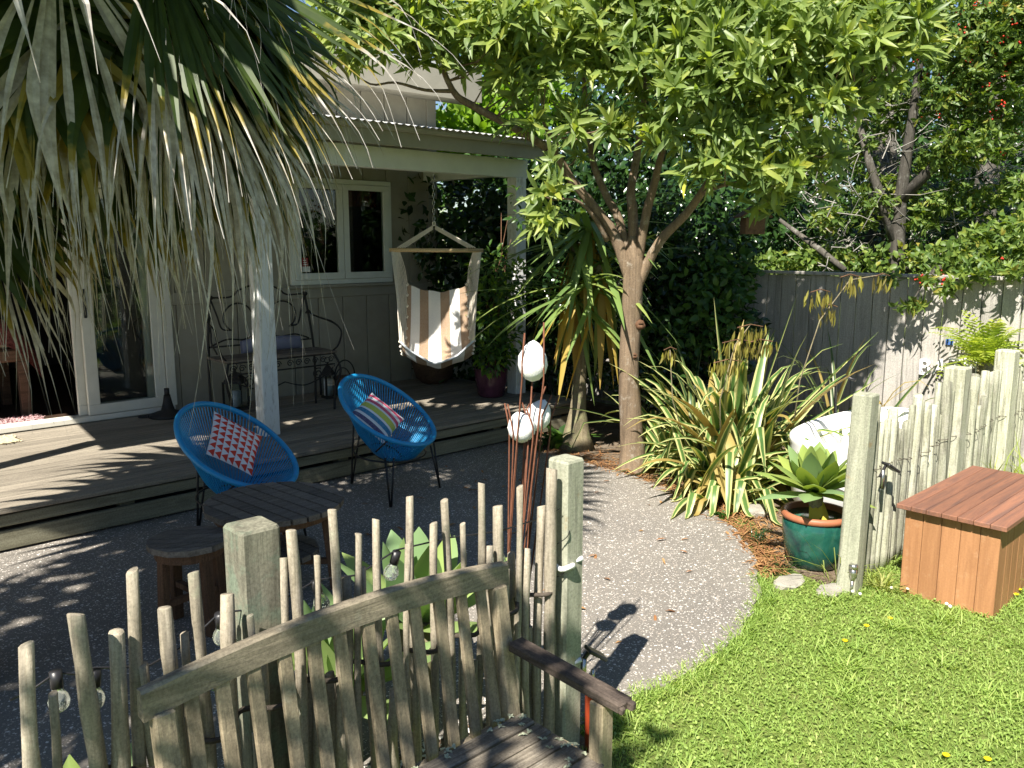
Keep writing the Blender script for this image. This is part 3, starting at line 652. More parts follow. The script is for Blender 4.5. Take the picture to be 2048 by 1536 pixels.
# ------------------------------------------------------------ string chairs
def acapulco(loc,rotz,label):
    t=thing('string_chair',label,'chair',loc,None,rotz)
    yf,zf,yb,zb=-.36,.42,.33,.85; n=72
    def rim(a):
        q=.5+.5*math.cos(a); w=.33*(1+.06*math.cos(a)); y=yf+(yb-yf)*q; z=zf+(zb-zf)*q
        return Vector((w*math.sin(a),y,z+ -.03*math.sin(a)**2))
    pts=[rim(2*math.pi*k/n) for k in range(n)]
    M().tube(pts,.0175,10,closed=True).build('rim','blue_cord',t,True,local=True)
    rc=Vector((0,.02,.30))
    ring=lambda a:rc+Vector((.10*math.sin(a),.12*math.cos(a),.05*math.cos(a)))
    m=M(); nc=104
    for k in range(nc):
        a=2*math.pi*k/nc; p=rim(a); q=ring(a+.02*(k%2))
        mid=p*.5+q*.5+vec(0,0,-.045); m.tube([p,mid,q],.0042,5,cap=False)
    m.build('cords','blue_cord',t,True,local=True)
    # seat web, close cords in the middle
    m=M()
    for k in range(40):
        a=2*math.pi*k/40; m.tube([ring(a),rc+vec(0,0,-.015)],.007,4,cap=False)
    m.build('seat_web','blue_cord',t,True,local=True)
    M().tube([ring(2*math.pi*k/24) for k in range(24)],.008,8,closed=True).build('inner_ring','steel_black',t,True,local=True)
    hoop=[Vector((.27*math.sin(a),.26*math.cos(a)-.02,.315+.02*math.cos(a))) for a in np.linspace(0,2*math.pi,33)[:-1]]
    M().tube(hoop,.007,6,closed=True).build('frame_hoop','steel_black',t,True,local=True)
    for fx,fy,ht in ((-.27,-.25,.35),(.27,-.25,.35),(0.,.36,.42)):
        f=Vector((fx*1.05,fy*1.05,.004)); d=Vector((fx,fy,0)).normalized(); s=Vector((-d.y,d.x,0))
        top=Vector((fx*.95,fy*.95,ht))
        if fy>0: top=Vector((0,.30,.60))
        M().tube([top+s*.03,f+s*.004],.0075,6).build('leg','steel_black',t,True,local=True); M().tube([top*.9+s*-.03+vec(0,0,.03),f-s*.004],.0075,6).build('leg','steel_black',t,True,local=True)
    for s in(-1,1): M().tube([rim(R(180)+s*.9),rim(R(180)+s*.9)+vec(-s*.05,.08,-.09)],.007,6).build('stay','steel_black',t,True,local=True)
    return t,rim
CH1=Vector((2.20,4.78,0)); CH2=Vector((3.50,5.06,0))
acapulco(CH1,R(20),'blue string chair holding the red triangle cushion'); acapulco(CH2,R(14),'blue string chair holding the rainbow striped cushion')
def pillow(name,px,pt,nrm,mat,label,h=.06):
    nrm=Vector(nrm).normalized(); cs=[]
    for x,y in px:
        d=Vector(_ray(x,y)); o=Vector(_C); cs.append(o+d*((pt-o).dot(nrm)/d.dot(nrm)))
    a,b,c,d=cs
    def f(sg):
        def g(u,v):
            pin=1-.07*math.sin(math.pi*u)*0; p=(a*(1-u)+b*u)*(1-v)+(d*(1-u)+c*u)*v; ce=(a+b+c+d)/4
            e=(4*u*(1-u)); k=(4*v*(1-v)); p=p+(ce-p)*(.05*(1-e)*k+.05*(1-k)*e)
            return p+nrm*sg*h*(e**.55)*(k**.55)
        return g
    m=M().grid(f(1),22,22); q=M().grid(f(-1),22,22,True); m.add(q.v,q.f,q.st)
    tag(m.build(name,mat,None,True,origin=(a+b+c+d)/4),label,'cushion')
n1=Vector((-.12,-.72,.66))
pillow('cushion',[(412,908),(428,822),(524,872),(504,952)],CH1+vec(-.08,-.0,.55),(-.12,-.74,.62),'cushion_triangles','red and white triangle patterned cushion in a blue string chair')
pillow('cushion',[(698,829),(744,785),(809,838),(768,890)],CH2+vec(-.06,-.0,.55),(-.1,-.75,.62),'cushion_stripes','rainbow striped cushion in a blue string chair')
# cushion 2 stripes: order runs from the lower left edge to the upper right edge
# ------------------------------------------------------------ slatted table and stool
def slat_round(t,c,r,z,n,mat,ang,th=.028):
    d=Vector((math.cos(ang),math.sin(ang),0)); s=Vector((-d.y,d.x,0)); w=2*r/n
    for i in range(n):
        o=-r+w*(i+.5); a0,a1=o-w*.42,o+w*.42
        L0=math.sqrt(max(r*r-a0*a0,.0))+.004; L1=math.sqrt(max(r*r-a1*a1,.0))+.004
        top=[c+s*a0-d*L0,c+s*a0+d*L0,c+s*a1+d*L1,c+s*a1-d*L1]
        vs=[vec(p.x,p.y,z) for p in top]+[vec(p.x,p.y,z-th) for p in top]
        M().add(vs,[(0,1,2,3),(7,6,5,4),(0,4,5,1),(1,5,6,2),(2,6,7,3),(3,7,4,0)]).build('slat',mat,t)
def stool(name,c,r,z,n,ang,label,cat,shelf=False):
    t=thing(name,label,cat,(c.x,c.y,0)); slat_round(t,c,r,z,n,'stool_wood',ang)
    M().lathe([(r*.86,z-.075),(r*.86,z-.029),(r*.78,z-.029),(r*.78,z-.075)],(c.x,c.y,0),20).build('apron','stool_leg',t)
    for k in range(4):
        a=ang+R(45+90*k); p=vec(c.x+r*.72*math.cos(a),c.y+r*.72*math.sin(a),z-.03); q=vec(c.x+r*.84*math.cos(a),c.y+r*.84*math.sin(a),0.)
        M().beam(p,q,.05,.04,(math.cos(a),math.sin(a),0),.004).build('leg','stool_leg',t)
    for k in range(2):
        a=ang+R(45+90*k); e=vec(math.cos(a),math.sin(a),0)*r*.76; M().beam(c+e+vec(0,0,.16+.03*k),c-e+vec(0,0,.16+.03*k),.03,.028).build('stretcher','stool_leg',t)
    if shelf: slat_round(t,c,r*.62,.235,6,'stool_wood',ang)
stool('stool',vec(1.51,3.86,0),.185,.45,6,R(-37),'low round slatted stool beside the slatted garden table','stool')
stool('garden_table',vec(2.02,3.98,0),.36,.50,9,R(95),'round weathered slatted table in front of a blue string chair','table',True)
# ------------------------------------------------------------ driftwood style picket fences
def picket(t,u,v,z,w,mat,lean=(0,0),crook=.0):
    pts=[];rs=[];n=10; ph=uni(0,6); kn=random.randrange(2,9)
    for i in range(n):
        q=i/(n-1); pts.append((u+lean[0]*(q-.5)+crook*math.sin(q*5+ph),v+lean[1]*q+crook*.6*math.sin(q*4+ph+1),-.03+(z+.03)*q)); rs.append(w/2*(1.08-.14*q+uni(-.07,.07)+(.13 if i==kn else 0)))
    pts.append((pts[-1][0],pts[-1][1],z+w*.05)); rs.append(rs[-1]*.9)
    m=M().tube(pts,rs,9,jit=.05); sx,sy=uni(-.45,.45),uni(-.45,.2)
    for i in range(len(m.v)-18,len(m.v)):
        q=m.v[i]; m.v[i]=(q[0],q[1],q[2]+sx*(q[0]-pts[-1][0])+sy*(q[1]-pts[-1][1]))
    return m.build('picket',mat,t,True,origin=(u,v,0))
def post(t,u,v,z,w,mat,lean=(0,0)):
    m=M(); k=[]; n=6
    h=w/2; b=.008
    oct_=[(-h+b,-h),(h-b,-h),(h,-h+b),(h,h-b),(h-b,h),(-h+b,h),(-h,h-b),(-h,-h+b)]
    vs=[];fs=[]
    for i in range(n+1):
        q=i/n
        for x,y in oct_: vs.append((u+x+lean[0]*q,v+y+lean[1]*q,-.03+(z+.03)*q))
    for i in range(n):
        for j in range(8): fs.append((i*8+j,i*8+(j+1)%8,(i+1)*8+(j+1)%8,(i+1)*8+j))
    for x,y in oct_: vs.append((u+x*.92+lean[0],v+y*.92+lean[1],z+.008))
    for j in range(8): fs.append((n*8+j,n*8+(j+1)%8,(n+1)*8+(j+1)%8,(n+1)*8+j))
    fs.append(tuple((n+1)*8+j for j in range(8)))
    return m.add(vs,fs).build('post',mat,t,origin=(u,v,0))
FV=1.97
fence_l=thing('picket_fence','rustic fence of rough round sticks between posts behind the wooden bench','fence',(1.0,FV,0))
fence_r=thing('picket_fence','rustic fence of greenish sticks behind the cedar storage box','fence',(5.5,1.92,0))
PK=[(46,1297,33),(90,1394,20),(156,1222,34),(186,1411,26),(224,1273,31),(258,1150,26),(302,1324,24),(334,1207,29),(375,1271,18),(392,1148,23),(455,1190,28),(500,1225,15),
 (568,1116,15),(588,1062,24),(623,1117,15),(664,1017,20),(688,1163,22),(709,1072,15),(749,1036,16),(732,1133,15),(807,1087,14),(822,994,18),(860,1044,16),(898,1000,17),(924,1050,12),(955,966,15),(981,1094,14),(994,1012,22),(1016,1140,13),(1036,975,14),(1053,1100,16),(1076,1014,18)]
for i,(x,y,w) in enumerate(PK):
    v=FV+uni(-.025,.025)
    if x in(500,): v=FV-.075
    p=atv(x,y,v); f=float(np.dot(np.array(p)-_C,_fw)); picket(fence_l,p.x,v,p.z,w*f/F,'picket_wood',(uni(-.025,.025),uni(-.015,.02)),.011)
for k in range(20):
    u=uni(.55,2.0); picket(fence_l,u,FV+uni(.01,.06),uni(.45,.80),uni(.022,.036),'picket_wood',(uni(-.04,.04),uni(-.01,.03)),.012)
p=atv(1098,938,FV-.02); picket(fence_l,p.x,FV-.03,p.z,.042,'picket_wood',(.008,0),.003)
for k in range(9): picket(fence_l,.62-.42-.085*k,FV+uni(-.02,.02),uni(.5,.95),uni(.035,.055),'picket_wood',(uni(-.03,.03),0),.008)
post(fence_l,.985,2.08,1.085,.115,'post_grey'); post(fence_l,2.115,1.965,1.09,.095,'post_green')
post(fence_r,4.325,1.90,1.05,.105,'post_green',(.045,.0)); post(fence_r,5.78,1.93,1.045,.13,'picket_green'); post(fence_r,6.75,1.93,1.07,.13,'picket_green')
u=4.46
while u<7.2:
    if not(5.69<u<5.88 or 6.65<u<6.86): picket(fence_r,u,1.925+uni(-.012,.012),uni(.72,1.0),uni(.036,.062),'picket_green',(uni(-.03,.03),0),.009)
    u+=uni(.05,.068)
def wave_rope(t,u0,u1,v,z,r,mat,name,per=.085,sag=.02):
    pts=[]; n=int((u1-u0)/.016)
    for i in range(n+1):
        q=i/n; x=u0+(u1-u0)*q; pts.append((x,v+.036*math.sin(x/per*math.pi),z+sag*math.sin(x*7)+.003*math.cos(x/per*math.pi)))
    return M().tube(pts,r,5).build(name,mat,t,True)
wave_rope(fence_l,-.6,2.10,FV-.01,.62,.008,'rope_dark','rope'); wave_rope(fence_r,4.36,7.2,1.915,.60,.0022,'rope_dark','rope',.07)
for z in(.72,.33):
    M().tube([(2.075+.034*math.cos(a),FV-.035+.034*math.sin(a),z+.004*math.sin(3*a)) for a in np.linspace(R(150),R(360),12)]+[(2.15,FV-.058,z+.012)],.010,6).build('white_tie','strap_white',fence_l,True)
M().tube([(2.065+.03*math.cos(a),FV-.03+.03*math.sin(a),.62+a*.0195) for a in np.linspace(R(0),R(360*2.6),60)],.0018,4).build('wire','steel_black',fence_l)
# string of festoon bulbs along the fence
sl_t=thing('string_lights','black festoon cable with round clear bulbs strung along the stick fence','string lights',(.9,2.02,.6))
cpts=[];bl=[(112,1352),(190,1350),(440,1235),(632,1168),(792,1110),(1000,1085)]
for x,y in [(20,1400),(70,1375),(112,1345),(150,1348),(190,1335),(235,1335),(300,1330),(370,1290),(440,1225),(540,1215),(632,1160),(715,1150),(792,1100),(900,1075),(1000,1062),(1085,1035)]: cpts.append(atv(x,y,2.045))
M().tube(cpts,.003,5).build('cable','plastic_black',sl_t,True)
for i,(x,y) in enumerate(bl):
    p=atv(x,y,2.045); d=Vector((uni(-.5,.3),uni(-.2,.3),-1 )).normalized() if i!=1 else Vector((-.1,0,-1)).normalized()
    s=M().tube([p-d*.012,p+d*.028],.014,10).build('socket','plastic_black',sl_t,True)
    q=d.to_track_quat('Z','Y').to_matrix(); m=M(); prof=[(.0105,.0),(.014,.008),(.021,.02),(.0245,.034),(.021,.048),(.012,.056),(.001,.059)]
    m.lathe(prof,n=14); m.v=[tuple(q@Vector(w)+p+d*.028) for w in m.v]; m.build('bulb','bulb_glass',s,True)
# solar lamps on brackets, stake lamp
def solar(p,label,s=1.):
    t=thing('solar_lamp',label,'lamp',p)
    M().beam(p+vec(-.05*s,.005,-.05*s),p,.012,.012).build('arm','plastic_black',t); M().beam(p+vec(-.01,0,.012),p+vec(.055*s,-.03*s,-.035*s),.055*s,.014,bev=.003).build('panel','plastic_black',t); M().tube([p+vec(-.03*s,0,-.02),p+vec(-.03*s,0,-.11*s)],.012,8).build('stem','chrome',t,True)
solar(atv(1178,1302,1.93),'small black solar lamp on bracket by the thick fence post behind the bench'); solar(atv(1772,930,1.86),'small black solar lamp clipped to the leaning post beside the storage box',1.15)
t=thing('garden_lantern','rust red metal tube lantern at foot of post by the bench arm','lantern',(2.19,1.90,0)); M().lathe([(.0,-.03),(.026,-.03),(.028,.22),(.022,.25),(0,.26)],(2.185,1.885,0),14).build('tube','red_plastic',t,True); M().tube([(2.185,1.885,.25),(2.185,1.885,.30)],.007,6).build('cap','chrome',t,True)
def stake():
    p=atz(1702,1180); p.z=-.03; t=thing('stake_light','slim silver solar stake light in the lawn before the leaning post','lamp',p)
    M().tube([p,p+vec(.01,0,.085)],[.006,.011],8).build('stake','chrome',t,True); M().lathe([(.011,.08),(.016,.10),(.021,.115),(.022,.15)],p+vec(.01,0,0),14).build('body','chrome',t,True); M().lathe([(.0245,.15),(.0245,.168),(.016,.176),(0,.177)],p+vec(.01,0,0),14).build('cap','chrome',t,True)
stake()
# plaster buds on rusty rods
def buds():
    for i,(x,y,hh,ww,tilt,lab) in enumerate(((1066,722,.150,.052,(.05,0),'tallest white plaster bud on rusty rods above the stick fence'),(1042,854,.118,.050,(-.25,.1),'lower white plaster bud on rusty rods facing left'),(1077,830,.125,.048,(.5,-.1),'lower white plaster bud on rusty rods tilted right'))):
        p=atv(x,y,2.10+.03*i); base=vec(1.925+.012*i,2.10,0); t=thing('garden_ornament',lab,'ornament',(base.x,base.y,0))
        ax=Vector((tilt[0],tilt[1],1)).normalized(); q=ax.to_track_quat('Z','Y').to_matrix()
        m=M(); prof=[(.0,-.5),(.45,-.44),(.85,-.28),(1,-.08),(.92,.12),(.66,.30),(.35,.43),(.0,.5)]; n=22; vs=[];fs=[]
        for r,z in prof:
            for k in range(n):
                a=2*math.pi*k/n; lob=1+.13*abs(math.sin(1.5*a+z*2.2))-.06+.03*math.sin(7*a+z*13); vs.append(q@Vector((r*ww*lob*math.cos(a),r*ww*lob*math.sin(a),z*hh))+p)
        for r in range(len(prof)-1):
            for k in range(n): fs.append((r*n+k,r*n+(k+1)%n,(r+1)*n+(k+1)%n,(r+1)*n+k))
        m.add(vs,fs).build('bud','plaster_white',t,True)
        for k in range(4):
            a=2*math.pi*k/4+.6*i; e=p+q@Vector((ww*1.04*math.cos(a),ww*1.04*math.sin(a),0)); tip=p+q@Vector((ww*(.9+.25*k%.5)*math.cos(a),ww*.9*math.sin(a),hh*(.55+.12*k)))
            b=base+vec(.014*math.cos(a),.014*math.sin(a),-.03); low=b*.45+e*.55+vec(uni(-.02,.02),uni(-.01,.01),-.03); mm=b.lerp(e,.3)+vec(.01*math.sin(k),.0,0)
            M().tube([b,mm,low,e+vec(0,0,-hh*.4),e,tip],.0032,5).build('rod','rust_rod',t,True)
        M().tube([base,base.lerp(p,.5)+vec(.02,0,0),p-ax*hh*.45],.003,5).build('rod','rust_rod',t,True)
buds()
# ------------------------------------------------------------ wooden garden bench in front of the fence
def bench():
    ul,ur=.60,1.69; uc=(ul+ur)/2; t=thing('garden_bench','weathered lichen covered wooden bench with arched slatted back','bench',(uc,1.6,0))
    vs0,vt=1.775,1.845; zs=.40
    ztop=lambda u:.825+.038*(1-((u-uc)/((ur-ul)/2))**2)
    vb=lambda z:vs0+(vt-vs0)*(z-.4)/.45
    # arched top rail
    n=22; vs=[];fs=[]
    for i in range(n+1):
        u=ul-.015+(ur-ul+.03)*i/n; z=ztop(u)
        for dv,dz in((-.018,-.036),(-.016,.030),(-.008,.037),(.014,.035),(.018,-.034)): vs.append((u,vb(z)+dv,z+dz))
    for i in range(n):
        for j in range(5): fs.append((i*5+j,i*5+(j+1)%5,(i+1)*5+(j+1)%5,(i+1)*5+j))
    fs+= [tuple(range(5))[::-1],tuple(n*5+j for j in range(5))]
    M().add(vs,fs).build('top_rail','bench_rail',t)
    for u in(ul+.03,ur-.025): 
        M().beam((u,vb(.06)+.01,-.03),(u,vb(.36),.36),.055,.05,(0,1,0),.005).build('leg','bench_wood',t,origin=(u,vs0,0)); M().beam((u,vb(.361),.361),(u,vb(ztop(u)-.04),ztop(u)-.035),.05,.045,(0,1,0),.005).build('stile','bench_wood',t,origin=(u,vs0,.36))
    for i in range(12):
        u=ul+.095+(ur-ul-.185)*i/11; z1=ztop(u)-.032
        M().beam((u,vb(.37),.375),(u+uni(-.004,.004),vb(z1),z1),.037,.016,(0,1,0),.003).build('back_slat','bench_wood',t,origin=(u,vs0,.4))
    M().bb((ul+.06,vs0-.022,.33),(ur-.055,vs0+.018,.372),.004).build('lower_rail','bench_rail',t)
    w=(vs0-.03-1.385)/5
    for i in range(5):
        v=1.385+w*i; M().bb((ul+.012,v+.004,zs-.024+uni(-.003,.003)),(ur-.01+uni(-.012,.004),v+w-.004,zs+uni(-.003,.003)),.005).build('seat_board','bench_seat',t,origin=(uc,v,zs))
    for u in(ul+.005,ur-.005):
        s=1 if u>uc else -1
        M().beam((u,1.42,-.03),(u,1.42,.575),.055,.05,(0,1,0),.006).build('leg','bench_wood',t,origin=(u,1.42,0))
        # arm rest, ragged at its end
        m=M(); a=vec(u,vb(.6)-.03,.615); b=vec(u+s*.005,1.335,.590); m.beam(a,b,.062,.032,bev=.006); m.beam(vec(u+.016,1.336,.592),vec(u+.018,1.316,.591),.022,.024,bev=.004); m.beam(vec(u-.02,1.336,.590),vec(u-.02,1.323,.588),.018,.022,bev=.004)
        m.build('arm','bench_arm',t,origin=(u,1.5,.6))
        M().bb((u-.02,1.45,.335),(u+.02,vs0-.03,.375),.004).build('side_rail','bench_wood',t)
    # lichen tufts along the back of the seat
    m=M()
    for i in range(46):
        u=uni(ul+.1,ur-.02); c=vec(u,vs0-.035+uni(-.03,.01),zs+.002) if i<34 else vec(ur-uni(.02,.12),uni(1.42,1.7),zs+.002)
        for k in range(6):
            a=uni(0,6.28); r=uni(.004,.009); m.ribbon([c,c+vec(r*math.cos(a),r*math.sin(a),uni(.002,.007)),c+vec(1.8*r*math.cos(a),1.8*r*math.sin(a),uni(.0,.006))],[.006,.008,.003],(-math.sin(a),math.cos(a),0))
    m.build('lichen','lichen',t,kind='stuff')
m_plain('lichen',(.44,.47,.33),.3,60,.95,.1,0,.3)
bench()
# ------------------------------------------------------------ cedar storage box
def storage_box():
    u0,u1,v0,v1,h=4.50,5.55,1.235,1.70,.445; t=thing('storage_box','reddish cedar storage box with plank lid on the lawn','box',((u0+u1)/2,(v0+v1)/2,0))
    n=5
    for i in range(n): 
        a=v0+(v1-v0)*i/n; M().bb((u0,a+.001,-.03),(u0+.02,a+(v1-v0)/n-.001,h),.002).build('panel_board','box_panel',t,origin=(u0,a,0)); M().bb((u1-.02,a+.001,-.03),(u1,a+(v1-v0)/n-.001,h),.002).build('panel_board','box_panel',t,origin=(u1,a,0))
    for i in range(10):
        a=u0+.021+(u1-u0-.042)*i/10; w=(u1-u0-.042)/10
        M().bb((a+.001,v0+.003,-.03),(a+w-.001,v0+.022,h),.002).build('panel_board','box_panel',t,origin=(a,v0,0)); M().bb((a+.001,v1-.022,-.03),(a+w-.001,v1-.003,h),.002).build('panel_board','box_panel',t,origin=(a,v1,0))
    M().bb((u0+.02,v0+.022,.02),(u1-.02,v1-.022,.04)).build('floor_panel','cedar_dark',t)
    for i in range(7):
        w=(v1-v0+.07)/7; a=v0-.035+w*i; M().bb((u0-.045,a+.0012,h+.002),(u1+.04,a+w-.0012,h+.028),.003).build('lid_plank','box_lid',t,origin=(u0,a,h))
storage_box()
# ------------------------------------------------------------ boundary paling fence with BATH letters
BU=7.45
bf=thing('paling_fence','tall pale timber paling fence with capping at back of garden','fence',(BU,4,0))
v=-.6; 
while v<9.3:
    w=.148; M().bb((BU+uni(0,.006),v,-.02),(BU+.022,v+w-.008,1.545+uni(-.006,.006)),.002).build('paling','fence_paling',bf,origin=(BU,v,0)); v+=w
for a in np.arange(-.6,9.3,2.4): M().bb((BU-.03,a,1.548),(BU+.06,min(a+2.397,9.3),1.578),.004).build('capping','fence_paling',bf)
M().bb((BU+.023,-.6,.3),(BU+.07,9.3,.39)).build('rail','fence_paling',bf); M().bb((BU+.023,-.6,1.3),(BU+.07,9.3,1.39)).build('rail','fence_paling',bf)
def letter(ch,v,z,size,group):
    cu=bpy.data.curves.new('letter','FONT'); cu.body=ch; cu.size=size; cu.extrude=.012; cu.bevel_depth=.001; cu.align_x='CENTER'; cu.offset=.001
    tmp=bpy.data.objects.new('tmp',cu); COL.objects.link(tmp); dg=bpy.context.evaluated_depsgraph_get(); me=bpy.data.meshes.new_from_object(tmp.evaluated_get(dg)); bpy.data.objects.remove(tmp)
    o=bpy.data.objects.new('letter',me); COL.objects.link(o); me.materials.clear(); me.materials.append(MATS['sign_white']); o.location=(BU-.014,v,z); o.rotation_euler=(R(90),0,R(-90))
    tag(o,'white wooden letter %s fixed to the paling fence'%ch,'letter','white letters on the fence')
for i,ch in enumerate('BATH'):
    p=atu(1848+31*i,749,BU-.02); letter(ch,p.y,p.z-.0,.19,None)
tag(M().bb((BU-.012,atu(1897,714,BU).y-.03,1.0),(BU-.001,atu(1897,714,BU).y+.03,1.05),.003).build('fence_plaque','tile_blue'),'small blue plaque on paling fence above the white letters','plaque')
# ------------------------------------------------------------ outdoor bath
def bath():
    cu,cv=5.86,2.50; t=thing('bathtub','white enamel bathtub standing outdoors behind the stick fence','bathtub',(cu,cv,0))
    L,W=.80,.36; n=40
    def ring(fx,z,e=2.6):
        out=[]
        for k in range(n):
            a=2*math.pi*k/n; c,s=math.cos(a),math.sin(a)
            out.append((cu+L*fx*math.copysign(abs(c)**(2/e),c),cv+W*fx*math.copysign(abs(s)**(2/e),s),z))
        return out
    rings=[ring(.86,.06),ring(.95,.12),ring(1.0,.32),ring(1.01,.52),ring(1.025,.545),ring(1.02,.565),ring(.99,.572),ring(.93,.55),ring(.85,.35),ring(.72,.2)]
    m=M(); vs=[p for r in rings for p in r]; fs=[(i*n+k,i*n+(k+1)%n,(i+1)*n+(k+1)%n,(i+1)*n+k) for i in range(len(rings)-1) for k in range(n)]; fs+=[tuple(range(n))[::-1],tuple((len(rings)-1)*n+k for k in range(n))]
    m.add(vs,fs).build('tub','enamel_white',t,True)
    for a in(-.5,.5):
        for b in(-.22,.22): M().tube([(cu+a,cv+b,.16),(cu+a*1.04,cv+b*1.05,.08),(cu+a*1.02,cv+b*1.02,-.015)],[.03,.022,.03],8).build('foot','steel_black',t,True)
    M().tube([(cu+.2,cv+.36,.55),(cu+.2,cv+.37,.80),(cu+.2,cv+.30,.86),(cu+.2,cv+.22,.84)],.012,8).build('tap','steel_black',t,True)
bath()
# ------------------------------------------------------------ strap and fleshy leaves
DOWN=Vector((0,0,-1))
def strap(t,base,az,el,L,w,mat,droop=1.,fold=.25,n=9,name='leaf',prof=None,side=None,twist=0.,kink=None):
    d=Vector((math.cos(az)*math.cos(el),math.sin(az)*math.cos(el),math.sin(el))); p=Vector(base); pts=[p.copy()]; ws=[]
    for i in range(n):
        q=(i+1)/n; k=droop*(q**1.6)*.5
        if kink and q>kink: k+=.9
        dd=(d+DOWN*k*1.6).normalized(); p=p+dd*L/n
        if p.z<.012: p.z=.012
        pts.append(p.copy())
    for i in range(n+1):
        q=i/n; ws.append(w*(prof(q) if prof else min(1,.55+q*1.2)*(1-q**3.2)+.02))
    s0=Vector((-math.sin(az),math.cos(az),0)); sides=[s0+Vector((math.cos(az)*math.sin(el),0,0))*0+DOWN*(-twist*q) for q in np.linspace(0,1,n+1)]
    return M().ribbon(pts,ws,sides,fold).build(name,mat,t,True,origin=base)
def flax(name,base,n,label,mat,mat2,L=(0.8,1.5),w=(.045,.075),group=None,special=()):
    t=thing(name,label,'plant',base,group)
    for i in range(n):
        az=uni(0,2*math.pi); el=R(uni(22,80)); l=uni(*L); b=base+vec(uni(-.2,.2),uni(-.2,.2),uni(-.01,.05))
        r=random.random(); mm=mat if r<.8 else mat2
        strap(t,b,az,el,l,uni(*w),mm,uni(.6,1.6),.35,9,kink=(uni(.4,.7) if random.random()<.4 else None),twist=uni(-.4,.4))
    for az,el,l,dr in special: strap(t,base+vec(0,0,.1),az,el,l,.07,mat,dr,.35,9)
    return t
flax('variegated_flax',vec(5.62,3.42,0),170,'large cream striped flax clump beside the slender tree trunk','flax_leaf','flax_gold',(.75,1.4),(.065,.105),special=[(R(-42),R(48),1.5,.15),(R(-50),R(38),1.3,.12),(R(-60),R(75),1.4,.1),(R(100),R(80),1.35,.05),(R(140),R(62),1.2,.1)])
flax('variegated_flax',vec(5.18,3.22,0),56,'smaller cream striped flax spilling over the patio edge','flax_leaf','flax_gold',(.55,1.0),(.055,.085))
flax('variegated_flax',vec(5.72,3.95,0),64,'cream striped flax drooping close beside the tree trunk','flax_leaf','flax_dark',(.6,1.1),(.06,.09))
flax('dark_flax',vec(6.25,4.15,0),60,'dark green flax behind the cream striped flax','flax_dark','flax_dark',(.9,1.6),(.04,.055))
flax('dark_flax',vec(6.6,3.1,0),36,'dark flax in front of the paling fence','flax_dark','flax_gold',(.8,1.35),(.035,.05))
def pods(label,pts,clusters,seed):
    b=Vector(pts[0]); t=thing('seed_stalk',label,'seed stalk',b); M().tube(pts,[.007]+[.0045]*(len(pts)-2)+[.003],6).build('stalk','yucca_trunk',t,True)
    P=[];D=[]
    for c,k,s in clusters:
        for i in range(k): P.append(Vector(c)+vec(uni(-s,s),uni(-s,s),uni(-.03,.04))); D.append((uni(-.25,.25),uni(-.25,.25),-1))
        M().tube([Vector(c)+vec(-s,s*.4,.02),Vector(c)+vec(0,0,.04),Vector(c)+vec(s,-s*.4,.02)],.004,4).build('stalk_branch','stool_leg',t)
    leaves('pods',P,D,rand_unit(len(P)),rng.uniform(.07,.12,len(P)),rng.uniform(.014,.02,len(P)),'pod',t,.05)
f=5.9
pods('rusty flax stalk hung with olive seed pods in front of tree shade',[vec(5.55,3.5,0),atd(1440,800,f),atd(1470,690,f),atd(1500,650,f)],[(atd(1475,690,f),40,.12),(atd(1500,660,f),26,.10),(atd(1455,730,f),30,.11),(atd(1520,690,f),26,.1)],1)
pods('flax stalk hung with yellow seed pods against the paling fence',[vec(6.0,3.2,0),atd(1600,760,f),atd(1640,640,f),atd(1700,560,f),atd(1770,548,f)],[(atd(1700,560,f),26,.08),(atd(1765,558,f),14,.06),(atd(1640,590,f),22,.08),(atd(1660,620,f),14,.06)],2)
pods('short flax stalk with rusty pods beside the tree trunk',[vec(5.5,3.7,0),atd(1345,800,6.1),atd(1340,700,6.1)],[(atd(1340,705,6.1),18,.05)],3)
# ------------------------------------------------------------ yucca with drooping heads
def yucca():
    b=atz(1152,893); b.z=0; f=float(np.dot(np.array(b),_fh)); t=thing('yucca','yucca with flared trunk and drooping green and gold strap leaves','yucca',b)
    tr=M().tube([b+vec(0,0,-.03),b+vec(0,0,.1),atd(1155,820,f),atd(1160,740,f),atd(1165,600,f),atd(1180,480,f)],[.19,.13,.075,.055,.05,.045],12,jit=.08); tr.build('trunk','yucca_trunk',t,True)
    for hx,hy,n,df in ((1180,440,50,-.1),(1145,480,40,.1),(1205,530,34,-.2),(1150,570,36,-.15)):
        h=atd(hx,hy,f+df); M().tube([atd(1170,560,f),h],[.05,.04],8).build('limb','yucca_trunk',t,True)
        for i in range(n):
            az=uni(0,2*math.pi); el=R(uni(-80,35)); l=uni(.65,1.1); g=el<R(-50) and random.random()<.6
            strap(t,h+vec(0,0,uni(-.15,.05)),az,el,l,uni(.06,.085),'yucca_gold' if g else 'yucca_leaf',uni(.4,1.1),.25,7,prof=lambda q:min(1,.5+1.5*q)*(1-q**2.5)+.02)
yucca()
